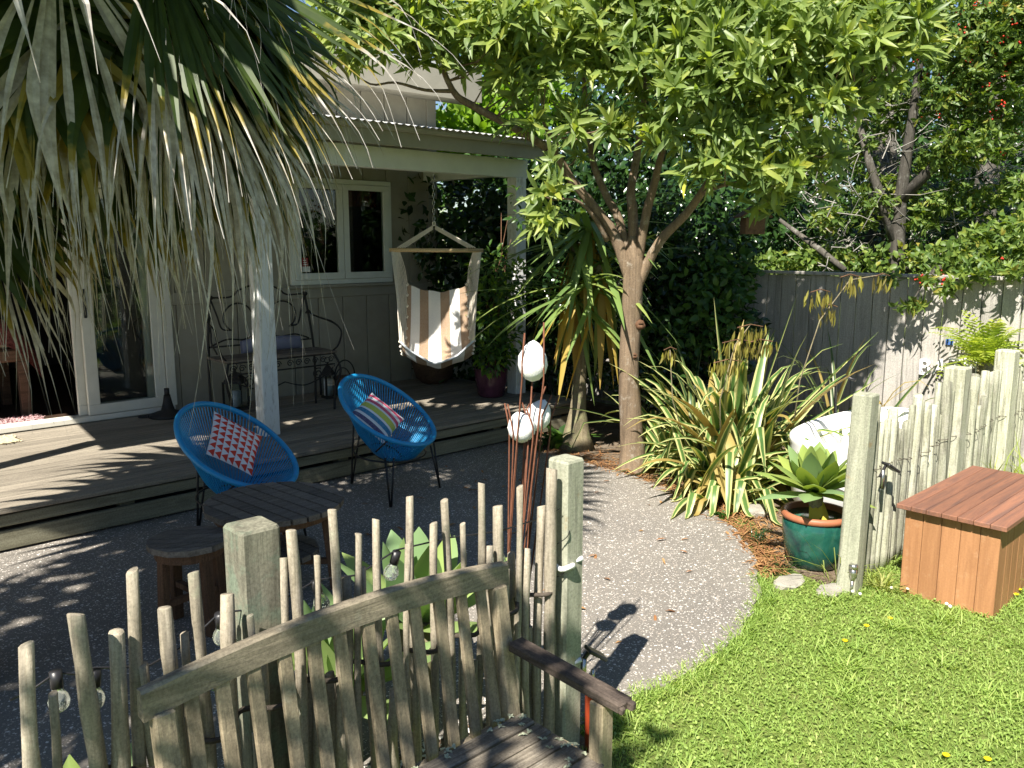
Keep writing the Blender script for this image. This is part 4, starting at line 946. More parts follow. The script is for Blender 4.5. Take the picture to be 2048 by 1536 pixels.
# ------------------------------------------------------------ fleshy rosettes
def rosette(t,c,n,L,w,mats,tiltlo=5,tilthi=80,name='leaf'):
    for i in range(n):
        q=i/(n-1); el=R(tiltlo+(tilthi-tiltlo)*q**.9+uni(-5,5)); az=i*2.4+uni(-.15,.15); l=L*(1.05-.35*q)*uni(.9,1.08)
        d=Vector((math.cos(az)*math.cos(el),math.sin(az)*math.cos(el),math.sin(el))); s=Vector((-math.sin(az),math.cos(az),0)); nn=s.cross(d)*-1
        pts=[];ws=[]; N=9
        for k in range(N+1):
            x=k/N; pts.append(c+d*l*x+Vector((0,0,1))*(.10*l*math.sin(x*2.2)-.16*l*x*x*(1-q)))
            ws.append(w*(.38+1.55*x-.2*x*x if x<.42 else 1.)*(1 if x<.45 else max(.02,1-((x-.45)/.55)**2.1)))
        m=M().ribbon(pts,ws,s,.30); 
        m.build(name,mats[i%len(mats)],t,True,origin=c)
pc=vec(4.50,2.20,0)
pot=thing('glazed_pot','dark green glazed pot with terracotta rim by the leaning fence post','pot',pc)
M().lathe([(.12,-.012),(.14,0.),(.17,.10),(.183,.2),(.186,.275),(.178,.28)],pc,32).build('body','glaze_green',pot,True)
M().lathe([(.176,.272),(.194,.28),(.197,.30),(.186,.315),(.168,.312),(.164,.27)],pc,32).build('rim','terracotta',pot,True); M().lathe([(.166,.262),(.1,.275),(0,.28)],pc,20).build('soil','soil',pot)
ag=thing('agave','lime green agave rosette growing in the glazed pot','agave',pc+vec(0,0,.275))
M().tube([pc+vec(0,0,.26),pc+vec(-.02,.0,.42)],[.03,.045],8).build('stem','yucca_trunk',ag,True)
rosette(ag,pc+vec(-.02,0,.42),34,.36,.125,['agave_lime','agave_leaf','agave_lime'],-4,80)
for a in(R(200),R(250)): strap(ag,pc+vec(0,0,.40),a,R(-50),.24,.07,'agave_yellow',.6,.3,6,prof=lambda q:1-q**3+.03)
a2=thing('agave','pale green broad leaved agave rosette behind the stick fence','agave',(1.84,2.50,0)); rosette(a2,vec(1.84,2.50,.36),19,.48,.15,['agave_leaf'],8,82); M().tube([(1.84,2.50,-.02),(1.84,2.50,.40)],[.06,.08],10).build('stem','yucca_trunk',a2,True)
a3=thing('agave','broad leaved agave low behind the stick fence beside the grey post','agave',(1.45,2.42,0)); rosette(a3,vec(1.45,2.42,.26),16,.46,.14,['agave_leaf'],5,75); M().tube([(1.45,2.42,-.02),(1.45,2.42,.3)],[.06,.08],10).build('stem','yucca_trunk',a3,True)
a4=thing('agave','agave with upright green leaves by the thinnest sticks near the palm','agave',(.52,2.28,0)); rosette(a4,vec(.52,2.28,.06),15,.50,.12,['agave_leaf','agave_lime'],20,80)
# potted climber by the far porch post
def porch_plant():
    c=vec(5.70,6.36,ZD); p=thing('glazed_pot','dark purple glazed pot at the end of the deck','pot',c)
    M().lathe([(.12,0),(.14,.02),(.165,.16),(.175,.28),(.185,.30),(.16,.30),(.15,.25)],c,28).build('body','glaze_purple',p,True); M().lathe([(.155,.25),(0,.26)],c,18).build('soil','soil',p)
    t=thing('climber','bright leaved climber growing up from the purple pot','climber',c+vec(0,0,.25))
    for k in range(7):
        a=uni(0,6.28); top=atd(uni(950,1045),uni(420,600),8.3); M().tube([c+vec(.05*math.cos(a),.05*math.sin(a),.24),(c+top)/2+vec(uni(-.1,.1),uni(-.1,.1),.2),top],[.008,.006,.003],5).build('stem','stool_leg',t,True)
    bl=[(atd(x,y,8.25),(r,r,r*1.1)) for x,y,r in ((985,540,.22),(1000,600,.25),(975,640,.22),(1010,680,.2),(985,705,.2),(1035,560,.16),(1040,440,.1),(1030,390,.08),(960,700,.14))]
    P,d=blob_points(bl,900,.4); D=d+rand_unit(900)*.8; leaves('foliage',P,D,np.array([-.5,-.3,.9])+rand_unit(900)*.7,rng.uniform(.05,.09,900),rng.uniform(.025,.04,900),'lime_leaf' if False else 'mid_leaf',t,.2)
    P,d=blob_points(bl[:6],260,.8); leaves('foliage',P,d+rand_unit(260)*.8,np.array([-.5,-.3,.9])+rand_unit(260)*.7,rng.uniform(.05,.09,260),rng.uniform(.025,.04,260),'lime_leaf',t,.2)
porch_plant()
# ------------------------------------------------------------ the slender tree
def whorls(C,A,k,spread,L,W):
    """k leaves around each shoot tip C with axis A"""
    n=len(C); C=np.repeat(C,k,0); A=np.repeat(A,k,0); A=A/np.linalg.norm(A,axis=1,keepdims=True)
    r=rand_unit(n*k); r-=A*(r*A).sum(1,keepdims=True); r/=np.linalg.norm(r,axis=1,keepdims=True)
    el=rng.uniform(spread[0],spread[1],n*k)[:,None]; D=A*np.cos(el)+r*np.sin(el); Nn=A*np.sin(el)-r*np.cos(el)
    P=C-A*rng.uniform(0,.06,n*k)[:,None]
    return P,D,Nn,rng.uniform(L[0],L[1],n*k),rng.uniform(W[0],W[1],n*k)
def tree():
    b=atz(1265,935); b.z=-.02; f0=float(np.dot(np.array(b),_fh)); t=thing('tree','slender forked garden tree with long glossy green leaves beside the patio','tree',b)
    def br(pts,rs,name='limb'):
        P=[Vector(p) if len(p)==3 and isinstance(p,Vector) else atd(*p) for p in pts]
        # soften
        Q=[];RR=[]
        for i in range(len(P)-1):
            a=P[max(i-1,0)];c=P[i];d=P[i+1];e=P[min(i+2,len(P)-1)]
            for k in range(4):
                q=k/4; Q.append(.5*((2*c)+(d-a)*q+(2*a-5*c+4*d-e)*q*q+(3*c-a-3*d+e)*q**3)); RR.append(rs[i]*(1-q)+rs[i+1]*q)
        Q.append(P[-1]);RR.append(rs[-1])
        k_=.87 if name=='trunk' else .64
        M().tube(Q,[r*k_ for r in RR],12,jit=.06).build(name,'bark',t,True); return Q
    f=f0
    br([(1265,940,f),(1265,900,f),(1258,760,f),(1262,640,f),(1266,570,f),(1268,520,f),(1268,470,f)],[.155,.118,.096,.09,.096,.10,.05],'trunk')
    L=[]
    L+=br([(1262,560,f),(1228,470,f),(1180,405,f-.05),(1140,355,f-.1),(1109,308,f-.15),(1040,262,f-.25),(946,212,f-.35),(905,180,f-.4),(872,90,f-.4),(860,-40,f-.4)],[.085,.07,.06,.052,.05,.047,.043,.036,.025,.015])
    L+=br([(1109,308,f-.15),(1112,285,f-.15),(1095,262,f-.2),(1085,240,f-.2)],[.04,.032,.025,.012],'limb')
    L+=br([(905,182,f-.4),(850,180,f-.45),(790,165,f-.5),(740,168,f-.5),(690,130,f-.5)],[.025,.018,.014,.011,.006],'branch')
    L+=br([(880,110,f-.4),(800,20,f-.5),(740,20,f-.6)],[.02,.014,.008],'branch')
    L+=br([(1262,545,f),(1238,440,f+.05),(1212,390,f+.1),(1185,320,f+.15),(1172,220,f+.15),(1165,100,f+.1),(1160,-60,f)],[.07,.055,.048,.04,.032,.024,.015])
    L+=br([(1268,545,f),(1266,430,f),(1262,380,f),(1275,300,f+.1),(1290,180,f+.1),(1285,60,f),(1280,-80,f)],[.085,.062,.055,.045,.035,.025,.016])
    L+=br([(1272,545,f),(1290,440,f-.1),(1308,370,f-.15),(1320,320,f-.2),(1350,220,f-.3),(1370,100,f-.4),(1390,-60,f-.5)],[.07,.055,.05,.042,.03,.022,.014])
    L+=br([(1272,575,f),(1318,485,f-.1),(1370,430,f-.2),(1412,372,f-.3),(1445,310,f-.4),(1500,220,f-.5),(1580,120,f-.6),(1650,20,f-.6)],[.075,.058,.05,.044,.036,.028,.018,.01])
    L+=br([(1405,385,f-.3),(1450,370,f-.4),(1530,350,f-.5),(1600,300,f-.6)],[.03,.02,.014,.007],'branch')
    L+=br([(1460,290,f-.4),(1560,260,f-.6),(1680,200,f-.7),(1790,130,f-.7)],[.025,.018,.012,.006],'branch')
    L+=br([(1350,220,f-.3),(1420,150,f-.6),(1500,60,f-.8)],[.025,.016,.008],'branch')
    L+=br([(1215,480,f),(1185,430,f-.1),(1150,400,f-.2),(1105,400,f-.25)],[.04,.025,.016,.008],'branch')
    L+=br([(1412,372,f-.3),(1480,300,f-.1),(1580,210,f+.3),(1660,100,f+.6)],[.03,.02,.014,.008],'branch')
    M().lathe([(.045,-.012),(.05,0),(.035,.012),(0,.006)],(0,0,0),12)
    B=[(690,60,6.2,.28,.24),(730,0,6.2,.33,.28),(755,110,6.2,.22,.10),(820,50,6.3,.36,.26),(860,125,6.2,.2,.12),(930,70,6.3,.33,.24),(985,120,6.35,.26,.2),(1045,40,6.4,.4,.3),(1040,160,6.4,.24,.16),(780,-60,6.4,.45,.22),(940,-60,6.5,.45,.22),
       (1120,110,6.5,.36,.3),(1200,40,6.4,.45,.38),(1205,150,6.4,.25,.18),(1280,120,6.2,.34,.22),(1150,-60,6.7,.55,.25),(1310,0,6.3,.5,.4),(1320,190,6.2,.25,.13),
       (1400,60,6.1,.45,.34),(1390,180,6.0,.36,.2),(1480,130,6.0,.42,.32),(1500,240,6.05,.36,.24),(1570,330,6.1,.25,.2),(1430,265,6.0,.2,.12),(1590,70,6.0,.45,.38),(1600,200,6.0,.36,.24),(1680,90,6.0,.4,.34),(1700,190,6.0,.28,.13),(1770,100,6.0,.3,.26),(1830,60,6.0,.22,.26),
       (1520,380,6.2,.2,.10),(1440,-60,6.3,.5,.25),(1620,-60,6.2,.5,.25),(1780,-40,6.1,.4,.25),(1450,110,6.8,.3,.25),
       (1150,250,6.5,.25,.14),(1240,250,6.3,.22,.12),(1340,275,6.1,.22,.12),(1190,320,6.6,.18,.12),(1420,335,6.0,.2,.12),(1480,330,6.1,.26,.16),(1560,410,6.3,.22,.12),(1630,330,6.2,.24,.16),(1060,240,6.4,.18,.10),(990,60,6.2,.3,.22),(770,70,6.1,.28,.2),(870,40,6.2,.3,.25),
       (1095,390,6.35,.13,.15),(1110,335,6.35,.12,.08),(1085,440,6.35,.11,.09),(1130,425,6.4,.09,.08)]
    bl=[(atd(x,y,ff),(rx,rx*.95,rz)) for x,y,ff,rx,rz in B]
    n=2500; C,d=blob_points(bl,n,.45); sl_=-(d@np.array(SD)); kp=(sl_>-.05)|(rng.random(n)<.38); C=C[kp]; d=d[kp]; n=len(C); A=d*np.array([.8,.8,.6])+np.array([-.6,-.45,.35])+rand_unit(n)*.55
    # twigs to the nearest limb
    LP=np.array([list(p) for p in L]); m=M()
    for i in range(0,n,6):
        j=np.argmin(((LP-C[i])**2).sum(1)); q=Vector(LP[j]); e=Vector(C[i]); 
        if (e-q).length<1.1: m.tube([q,(q+e)/2+vec(uni(-.06,.06),uni(-.06,.06),uni(-.1,.02)),e],[.008,.006,.003],4,cap=False)
    m.build('twigs','bark',t,True,kind='stuff')
    P,D,Nn,Ls,Ws=whorls(C,A,11,(.25,1.35),(.07,.23),(.022,.044))
    # the nearest, largest leaves singly
    dist=(P@_fh); vis=(np.array([_proj(p)[0] for p in P[::1]]) if False else None)
    order=np.argsort(dist+rng.uniform(0,.4,len(P)))[:280]; mask=np.ones(len(P),bool); mask[order]=False
    leaves('crown',P[mask],D[mask],Nn[mask],Ls[mask],Ws[mask],'tree_leaf',t,.12)
    proto=leaves('leaf',[(0,0,0)],[(1,0,0)],[(0,0,1)],1.,.22,'tree_leaf',None,.12,kind=None); me=proto.data; bpy.data.objects.remove(proto)
    o0=WORLDPOS[t.name]
    for i in order:
        x=Vector(D[i]).normalized(); y=Vector(Nn[i]).cross(x).normalized(); z=x.cross(y)
        o=bpy.data.objects.new('leaf',me); COL.objects.link(o); o.parent=t
        mt=Matrix((x,y,z)).transposed().to_4x4(); mt.translation=Vector(P[i])-o0; o.matrix_local=mt@Matrix.Scale(float(Ls[i]),4)
    # knot scars on the trunk
    for x,y,r in((1281,650,.042),(1268,712,.028)):
        p=atd(x,y,f-.072); k=M(); a=Vector(-_fh); k.tube([p-a*.03,p+a*.004,p+a*.002],[r,r*.95,r*.5],12,jit=.08).build('knot','stool_leg',t,True)
tree()
# ------------------------------------------------------------ fan palm at the left
def palm():
    b=vec(.465,4.045,-.02); t=thing('fan_palm','fan palm with drooping green fronds and withered grey leaf tips','palm',b)
    top=b+vec(0.1,-.05,4.2)
    tp=[b.lerp(top,q) for q in np.linspace(0,1,16)]; M().tube(tp,[.20-.03*q+.018*(i%2) for i,q in enumerate(np.linspace(0,1,16))],14,jit=.1).build('trunk','palm_trunk',t,True)
    m=M()
    for i in range(900):
        z=uni(.1,4.0); a=uni(0,6.28); p=b+vec(.19*math.cos(a),.19*math.sin(a),z); m.ribbon([p,p+vec(.03*math.cos(a),.03*math.sin(a),-.05),p+vec(.05*math.cos(a)+uni(-.02,.02),.05*math.sin(a),-uni(.1,.3))],[.02,.014,.003],(-math.sin(a),math.cos(a),0))
    m.build('fibre','palm_trunk',t,kind='stuff')
    def frond(start,hub,tgt,nrm,R0,nseg,mat,single,fan=125,droop=1.,kink=.5):
        start=Vector(start);hub=Vector(hub);a=(Vector(tgt)-hub).normalized(); nrm=Vector(nrm); nrm=(nrm-a*nrm.dot(a)).normalized(); s=nrm.cross(a)
        mid=(start+hub)/2+vec(0,0,.12)
        M_=M().tube([start,mid,hub,hub+a*.12],[.02,.016,.013,.006],6)
        if single: fr=M_.build('frond','palm_trunk' if mat=='palm_dead' else 'petiole',t,True)
        for i in range(nseg):
            th=R(-fan+2*fan*i/(nseg-1))+uni(-.02,.02); d=(a*math.cos(th)+s*math.sin(th)).normalized(); d=(d+nrm*.18*abs(math.sin(th))).normalized()
            Ln=R0*(.80+.20*math.cos(th))*uni(.9,1.08); N=16 if single else 11; p=hub+d*.03; pts=[p.copy()]; kk=kink+uni(-.10,.10); dr=droop*uni(.75,1.15)
            wob=Vector((uni(-.3,.3),uni(-.3,.3),0))
            for k in range(N):
                q=(k+1)/N; g=min(1,max(0,(q-kk)/.26)); g=g*g*(3-2*g)*min(1,dr); dd=(d*(1-g)+(DOWN+wob*q)*g+DOWN*.14*q).normalized(); p=p+dd*Ln/N; pts.append(p.copy())
            dth=2*R(fan)/(nseg-1); w0=Ln*dth; sp=uni(.44,.54)
            ws=[max(.0025,q*w0*1.15 if q<sp else sp*w0*1.15*max(.02,(1-(q-sp)/(1-sp))**2.1)) for q in np.linspace(0,1,N+1)]; ws[0]=.012
            if mat=='palm_dead':
                if random.random()<.2: continue
                wm=random.choice((.28,.36,.45,.55,1.0)); ws=[min(.05,w*wm*uni(.85,1.15)) for w in ws]
            side=[nrm.cross(d)+Vector((uni(-.3,.3),uni(-.3,.3),0))*max(0,q-kk)*2 for q in np.linspace(0,1,N+1)]
            if single: M().ribbon(pts,ws,side,.45 if i%2 else -.45).build('leaflet',mat,fr)
            else: M_.ribbon(pts,ws,side,.45 if i%2 else -.45)
        if not single: M_.build('frond',mat,t)
    tz=lambda z:b.lerp(top,z/4.2)
    H=[ # hub, towards, normal, radius, material
      (atd(300,-150,3.0),atd(600,190,2.95),(-.45,-.45,.75),1.08,'palm_blade',30,46,.55,.74),
      (atd(245,-60,3.2),atd(400,380,3.05),(.1,-.6,.6),1.15,'palm_blade',24,85,.9,.66),
      (atd(110,-60,2.95),atd(150,300,2.85),(.1,-.7,.55),.86,'palm_old',24,95,1.,.5),
      (atd(10,-10,2.8),atd(20,330,2.7),(-.1,-.8,.4),.85,'palm_old',24,100,1.,.5),
      (atd(190,140,3.5),atd(330,560,3.5),(.3,-.6,.5),1.05,'palm_blade',26,110,1.,.62),
      (atd(290,-60,3.25),atd(500,380,3.25),(-.2,-.6,.7),1.05,'palm_blade',28,48,.6,.72),
      (atd(60,60,3.15),atd(90,560,3.1),(.1,-.8,.3),1.1,'palm_dead',22,48,1.,.4),
      (atd(330,0,3.1),atd(440,480,3.05),(.3,-.7,.4),1.28,'palm_dead',20,34,1.,.45),
      (atd(300,-60,2.95),atd(470,420,2.95),(.3,-.7,.4),1.35,'palm_dead',18,30,1.,.5),
      (atd(330,-80,3.05),atd(490,420,3.05),(.2,-.7,.4),1.55,'palm_dead',14,20,1.,.5),
      (atd(360,-60,3.3),atd(520,300,3.3),(-.1,-.6,.7),1.0,'palm_blade',24,50,.7,.66),
      (atd(110,-140,2.75),atd(150,330,2.7),(.0,-.9,.3),1.05,'palm_dead',13,42,1.,.4),
      (atd(180,-20,2.95),atd(240,480,2.95),(.1,-.8,.3),1.15,'palm_dead',16,45,1.,.45)]
    for i,(h,tg,nr,r,mt,ns,fan,dr,kk) in enumerate(H): frond(tz(3.0+.08*i),h,tg,nr,r,ns,mt,True,fan,dr,kk)
    # dry skirt close to the trunk, hidden behind the fronds in front
    for i in range(12):
        a=uni(0,6.28); h=tz(uni(2.1,3.0))+vec(.34*math.cos(a),.34*math.sin(a),-.1); frond(tz(2.9),h,h+vec(.25*math.cos(a),.25*math.sin(a),-1),(math.cos(a),math.sin(a),.3),uni(.6,.95),22,'palm_dead' if i%4==0 else 'palm_blade',False,75,.8,.6)
    # green mass behind the front fronds
    for x,y,ff,tx,ty in((460,-80,3.45,600,260),(470,20,3.6,560,360),(430,-60,3.5,540,330),(400,60,3.45,500,460),(360,120,3.55,440,560),(330,40,3.5,470,480),(400,0,3.6,560,400),(250,120,3.5,330,600),(300,20,3.7,480,420),(200,-40,3.75,280,400),(380,60,3.9,480,500),(150,220,3.8,200,620),(60,-60,3.6,90,400),(280,160,3.9,360,560),(440,-100,3.6,580,220),(250,60,3.9,350,420),(120,120,3.9,160,500),(420,0,3.9,520,330),(330,-60,4.1,480,300),(20,60,3.7,20,420)):
        frond(tz(3.2),atd(x,y,ff),atd(tx,ty,ff+.05),(.4,-.3,.8),1.08,22,'palm_blade',False,85,.6,.8)
    # crown above the picture
    for i in range(46):
        a=i*2.4; el=R(-25+85*(i/45)); st=tz(3.3+.8*i/45); d=Vector((math.cos(a)*math.cos(el),math.sin(a)*math.cos(el),math.sin(el))); h=st+d*uni(.75,1.05); frond(st,h,h+d+vec(0,0,-.25),(-d.x*math.tan(R(40)) ,-d.y,1.),uni(.95,1.2),20,'palm_blade',False,120,.7,.7)
m_plain('petiole',(.16,.17,.04),.2,10,.5,.4,0,.05)
palm()
# ------------------------------------------------------------ hedges and trees around
def foliage_mass(name,label,cat,base,bl,n,mat,L,W,parts=(),trunk=None,group=None,up=.5,k=1):
    t=thing(name,label,cat,base,group)
    if trunk: M().tube(trunk[0],trunk[1],8,jit=.08).build('trunk','bark_grey',t,True)
    P,d=blob_points(bl,n,.5); D=d*.7+rand_unit(n)*.9+np.array([0,0,-.1]); Nn=np.array([-.5,-.25,up])+rand_unit(n)*.75
    leaves('crown',P,D,Nn,rng.uniform(L[0],L[1],n),rng.uniform(W[0],W[1],n),mat,t,.18)
    return t,bl
def PB(l): return [(atd(x,y,f),(r,r,rz)) for x,y,f,r,rz in l]
# dark evergreen shrub behind the tree and yucca
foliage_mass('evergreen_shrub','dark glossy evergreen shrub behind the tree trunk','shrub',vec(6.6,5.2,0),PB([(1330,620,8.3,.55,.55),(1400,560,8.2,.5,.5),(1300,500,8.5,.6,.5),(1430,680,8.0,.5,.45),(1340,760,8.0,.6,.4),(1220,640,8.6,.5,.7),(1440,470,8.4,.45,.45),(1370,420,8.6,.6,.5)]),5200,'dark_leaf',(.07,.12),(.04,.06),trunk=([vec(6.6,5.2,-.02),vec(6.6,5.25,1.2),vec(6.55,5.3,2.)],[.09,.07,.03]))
foliage_mass('broadleaf_shrub','glossy mid green shrub in front of the paling fence end','shrub',vec(6.9,4.6,0),PB([(1400,540,7.9,.33,.3),(1420,640,7.7,.33,.35),(1440,600,7.8,.33,.3),(1340,690,7.8,.3,.3),(1460,540,8.0,.3,.2)]),900,'mid_leaf',(.07,.12),(.04,.06),trunk=([vec(6.9,4.6,-.02),vec(6.9,4.6,.8),vec(6.85,4.7,1.4)],[.05,.04,.02]))
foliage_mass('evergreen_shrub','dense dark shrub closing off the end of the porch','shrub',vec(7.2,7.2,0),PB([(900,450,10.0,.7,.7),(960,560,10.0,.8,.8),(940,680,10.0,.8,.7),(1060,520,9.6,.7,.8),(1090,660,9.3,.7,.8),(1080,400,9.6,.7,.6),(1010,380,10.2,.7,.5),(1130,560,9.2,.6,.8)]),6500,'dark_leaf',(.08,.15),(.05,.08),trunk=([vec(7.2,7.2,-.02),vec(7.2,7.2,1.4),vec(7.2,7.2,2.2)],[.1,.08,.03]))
foliage_mass('lime_tree','bright lime green tree behind the porch roof end','tree',vec(8.2,8.8,0),PB([(920,230,11.5,.5,.5),(980,250,11.4,.6,.5),(1000,180,11.6,.6,.6),(1060,240,11.4,.6,.6),(950,300,11.4,.6,.4),(1020,100,12,.8,.6)]),2600,'lime_leaf',(.10,.18),(.07,.11),trunk=([vec(8.2,8.8,-.02),vec(8.2,8.8,2.5),vec(8.2,8.8,4)],[.12,.1,.04]))
# woodland beyond the paling fence
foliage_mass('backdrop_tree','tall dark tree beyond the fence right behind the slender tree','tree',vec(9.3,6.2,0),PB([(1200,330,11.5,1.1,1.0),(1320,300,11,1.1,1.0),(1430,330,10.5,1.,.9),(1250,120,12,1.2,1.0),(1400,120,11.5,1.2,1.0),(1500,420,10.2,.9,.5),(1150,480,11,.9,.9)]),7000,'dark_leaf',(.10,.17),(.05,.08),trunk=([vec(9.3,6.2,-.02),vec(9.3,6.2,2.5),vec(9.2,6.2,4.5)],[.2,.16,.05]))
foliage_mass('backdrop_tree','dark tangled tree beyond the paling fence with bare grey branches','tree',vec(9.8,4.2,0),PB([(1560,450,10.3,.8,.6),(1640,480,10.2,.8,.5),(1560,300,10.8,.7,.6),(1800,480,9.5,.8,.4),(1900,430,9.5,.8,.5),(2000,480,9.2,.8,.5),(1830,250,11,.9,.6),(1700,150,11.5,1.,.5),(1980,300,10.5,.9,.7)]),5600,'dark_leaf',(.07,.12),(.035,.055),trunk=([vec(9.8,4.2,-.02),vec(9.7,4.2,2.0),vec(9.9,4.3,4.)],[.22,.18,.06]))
foliage_mass('backdrop_tree','sunlit mid green tree filling the gap beyond the paling fence','tree',vec(10.6,3.4,0),PB([(1640,380,11.5,.8,.7),(1720,260,11.5,.9,.8),(1800,380,11.2,.9,.7),(1900,300,11,.9,.8),(2000,380,10.6,.9,.7),(1850,120,11.8,1.,.6),(1980,120,11.3,1.,.7),(2060,250,10.6,.9,.8),(1740,480,10.8,.9,.5)]),7000,'mid_leaf',(.08,.14),(.045,.07),trunk=([vec(10.6,3.4,-.02),vec(10.5,3.4,2.0),vec(10.7,3.4,4.)],[.2,.16,.05]))
foliage_mass('ivy','leafy creeper spilling over the top of the paling fence','creeper',vec(7.55,2.6,1.5),PB([(1990,500,7.9,.4,.22),(1900,520,7.9,.35,.15),(2050,470,7.7,.35,.25),(1780,520,8.4,.35,.15),(1640,520,8.9,.4,.15),(1540,530,9.2,.35,.12)]),2200,'berry_leaf',(.06,.10),(.035,.055))
def berry_tree():
    b=vec(8.5,2.7,0); t=thing('berry_tree','leafy tree with red berries and grey twigs overhanging the paling fence','tree',b)
    for pts,rs in (([b+vec(0,0,-.02),atd(1790,560,8.3),atd(1800,400,8.3),atd(1830,200,8.2),atd(1860,-40,8.2)],[.12,.085,.06,.04,.02]),([atd(1790,480,8.3),atd(1740,330,8.5),atd(1700,180,8.6)],[.06,.04,.02]),([atd(1800,400,8.3),atd(1900,300,8.1),atd(1990,150,8.0),atd(2040,0,8)],[.06,.045,.03,.015]),([atd(1810,540,8.2),atd(1900,535,7.9),atd(2040,520,7.6)],[.035,.025,.01]),([atd(1560,440,9),atd(1640,500,8.6),atd(1690,540,8.4)],[.02,.035,.03])):
        M().tube(pts,rs,8,jit=.06).build('limb','bark_grey',t,True)
    bl=PB([(1930,60,8.0,.55,.45),(2010,130,7.9,.5,.5),(1900,190,8.1,.4,.3),(1990,260,8.0,.35,.3),(1940,290,7.9,.35,.22),(2040,60,7.8,.5,.5),(1820,30,8.4,.4,.4),(2000,480,7.6,.33,.18),(1950,530,7.55,.3,.13),(2040,520,7.5,.3,.15),(1860,550,7.6,.16,.07),(1820,615,7.4,.17,.05),(1730,60,8.6,.5,.4),(2030,380,8,.3,.2),(1620,330,8.8,.3,.25),(1760,400,8.5,.3,.3),(1700,290,8.7,.35,.3),(1780,200,8.6,.4,.35),(1850,420,8.3,.3,.25),(1660,440,8.6,.25,.2),(1930,400,8.2,.3,.2),(1880,320,8.2,.25,.2)])
    n=3200; C,d=blob_points(bl,n,.4); A=d+rand_unit(n)*.6+np.array([0,0,.1]); P,D,Nn,Ls,Ws=whorls(C,A,6,(.5,1.45),(.055,.10),(.020,.034)); leaves('crown',P,D,Nn,Ls,Ws,'berry_leaf',t,.15)
    # sprays hanging over the front of the fence
    sp=PB([(1860,562,6.95,.13,.05),(1820,612,7.0,.14,.045),(1905,575,6.85,.12,.07),(1960,548,6.7,.16,.06),(2030,545,6.5,.16,.06),(1780,560,7.1,.10,.06)])
    C,d=blob_points(sp,95,.2); P,D,Nn,Ls,Ws=whorls(C,d+np.array([-.3,-.3,-.2])+rand_unit(95)*.5,6,(.5,1.45),(.055,.10),(.022,.036)); leaves('spray',P,D,Nn,Ls,Ws,'berry_leaf',t,.2)
    M().tube([atd(1870,535,7.5),atd(1865,548,6.95),atd(1900,575,6.85),atd(1925,610,6.8)],[.012,.009,.006,.003],6).build('branch','bark_grey',t,True); M().tube([atd(1870,535,7.5),atd(1850,560,7.0),atd(1820,612,7.0),atd(1790,612,7.0)],[.012,.009,.006,.003],6).build('branch','bark_grey',t,True)
    bl+=sp
    P,d=blob_points([bl[i] for i in (0,1,2,3,5,8,9,10,-2,-4,-6)],110,.7); 
    V=[];Fi=[]; k=0
    ico=[(0,0,1),(1,0,0),(0,1,0),(-1,0,0),(0,-1,0),(0,0,-1)]; fc=[(0,1,2),(0,2,3),(0,3,4),(0,4,1),(5,2,1),(5,3,2),(5,4,3),(5,1,4)]
    for p in P:
        for j in range(5):
            c=p+rng.normal(size=3)*.02-np.array(WORLDPOS[t.name])
            for q in ico: V.append(c+np.array(q)*.011)
            for a in fc: Fi+= [a[0]+k,a[1]+k,a[2]+k]
            k+=6
    rawmesh('berries',V,Fi,'berry_red',t,'stuff',True)
    m=M()
    for i in range(620):
        p=atd(uni(1600,2060),uni(190,540),uni(8.2,9.6)); dd=Vector((uni(-1,1),uni(-1,1),uni(-.5,.9))).normalized(); l=uni(.15,.55); q=p+dd*l; m.tube([p,(p+q)/2+vec(uni(-.05,.05),uni(-.05,.05),uni(-.05,.05)),q],[.006,.0045,.002],3,cap=False)
    m.build('twigs','twig_grey',t,True,kind='stuff')
m_plain('twig_grey',(.30,.285,.255),.3,30,.9,.1,0,.2)
berry_tree()
# low hedge of trees further round the garden, seen only in the panes and between leaves
for i,(x,y,h,r) in enumerate(((14,9,5.,1.8),(11.5,11.5,5.5,2.),(15.5,4.5,4.6,1.7),(13.5,1.,4.6,1.7),(9,13.5,5.,1.8))):
    foliage_mass('distant_tree',('distant round tree behind the lime green tree','distant tree beyond the house corner','distant tree behind the bare grey branches','distant tree behind the berry tree','distant tree hidden by the house roof')[i],'tree',vec(x,y,0),[(vec(x,y,h*.55),(r,r,h*.42)),(vec(x+.8,y-.6,h*.4),(r*.8,r*.8,h*.3)),(vec(x-.8,y+.5,h*.75),(r*.6,r*.6,h*.25))],2400,'mid_leaf',(.16,.28),(.08,.14),trunk=([vec(x,y,-.03),vec(x,y,h*.7)],[.18,.1]))
for i,(x,y,h,r) in enumerate(((5.5,-5,3.4,2.2),(9.5,-4,3.6,2.2),(1.5,-6.5,3.6,2.3),(12.5,-2,3.4,2.))):
    foliage_mass('garden_hedge',('hedge shrub across the lawn opposite the house door','hedge shrub across the lawn beyond the storage box','hedge shrub across the lawn opposite the wooden bench','hedge shrub at the far lawn corner')[i],'shrub',vec(x,y,0),[(vec(x,y,h*.45),(r,r*.7,h*.45)),(vec(x+1,y,h*.4),(r*.8,r*.6,h*.4))],2200,'mid_leaf',(.14,.22),(.07,.11),trunk=([vec(x,y,-.03),vec(x,y,h*.6)],[.12,.06]))
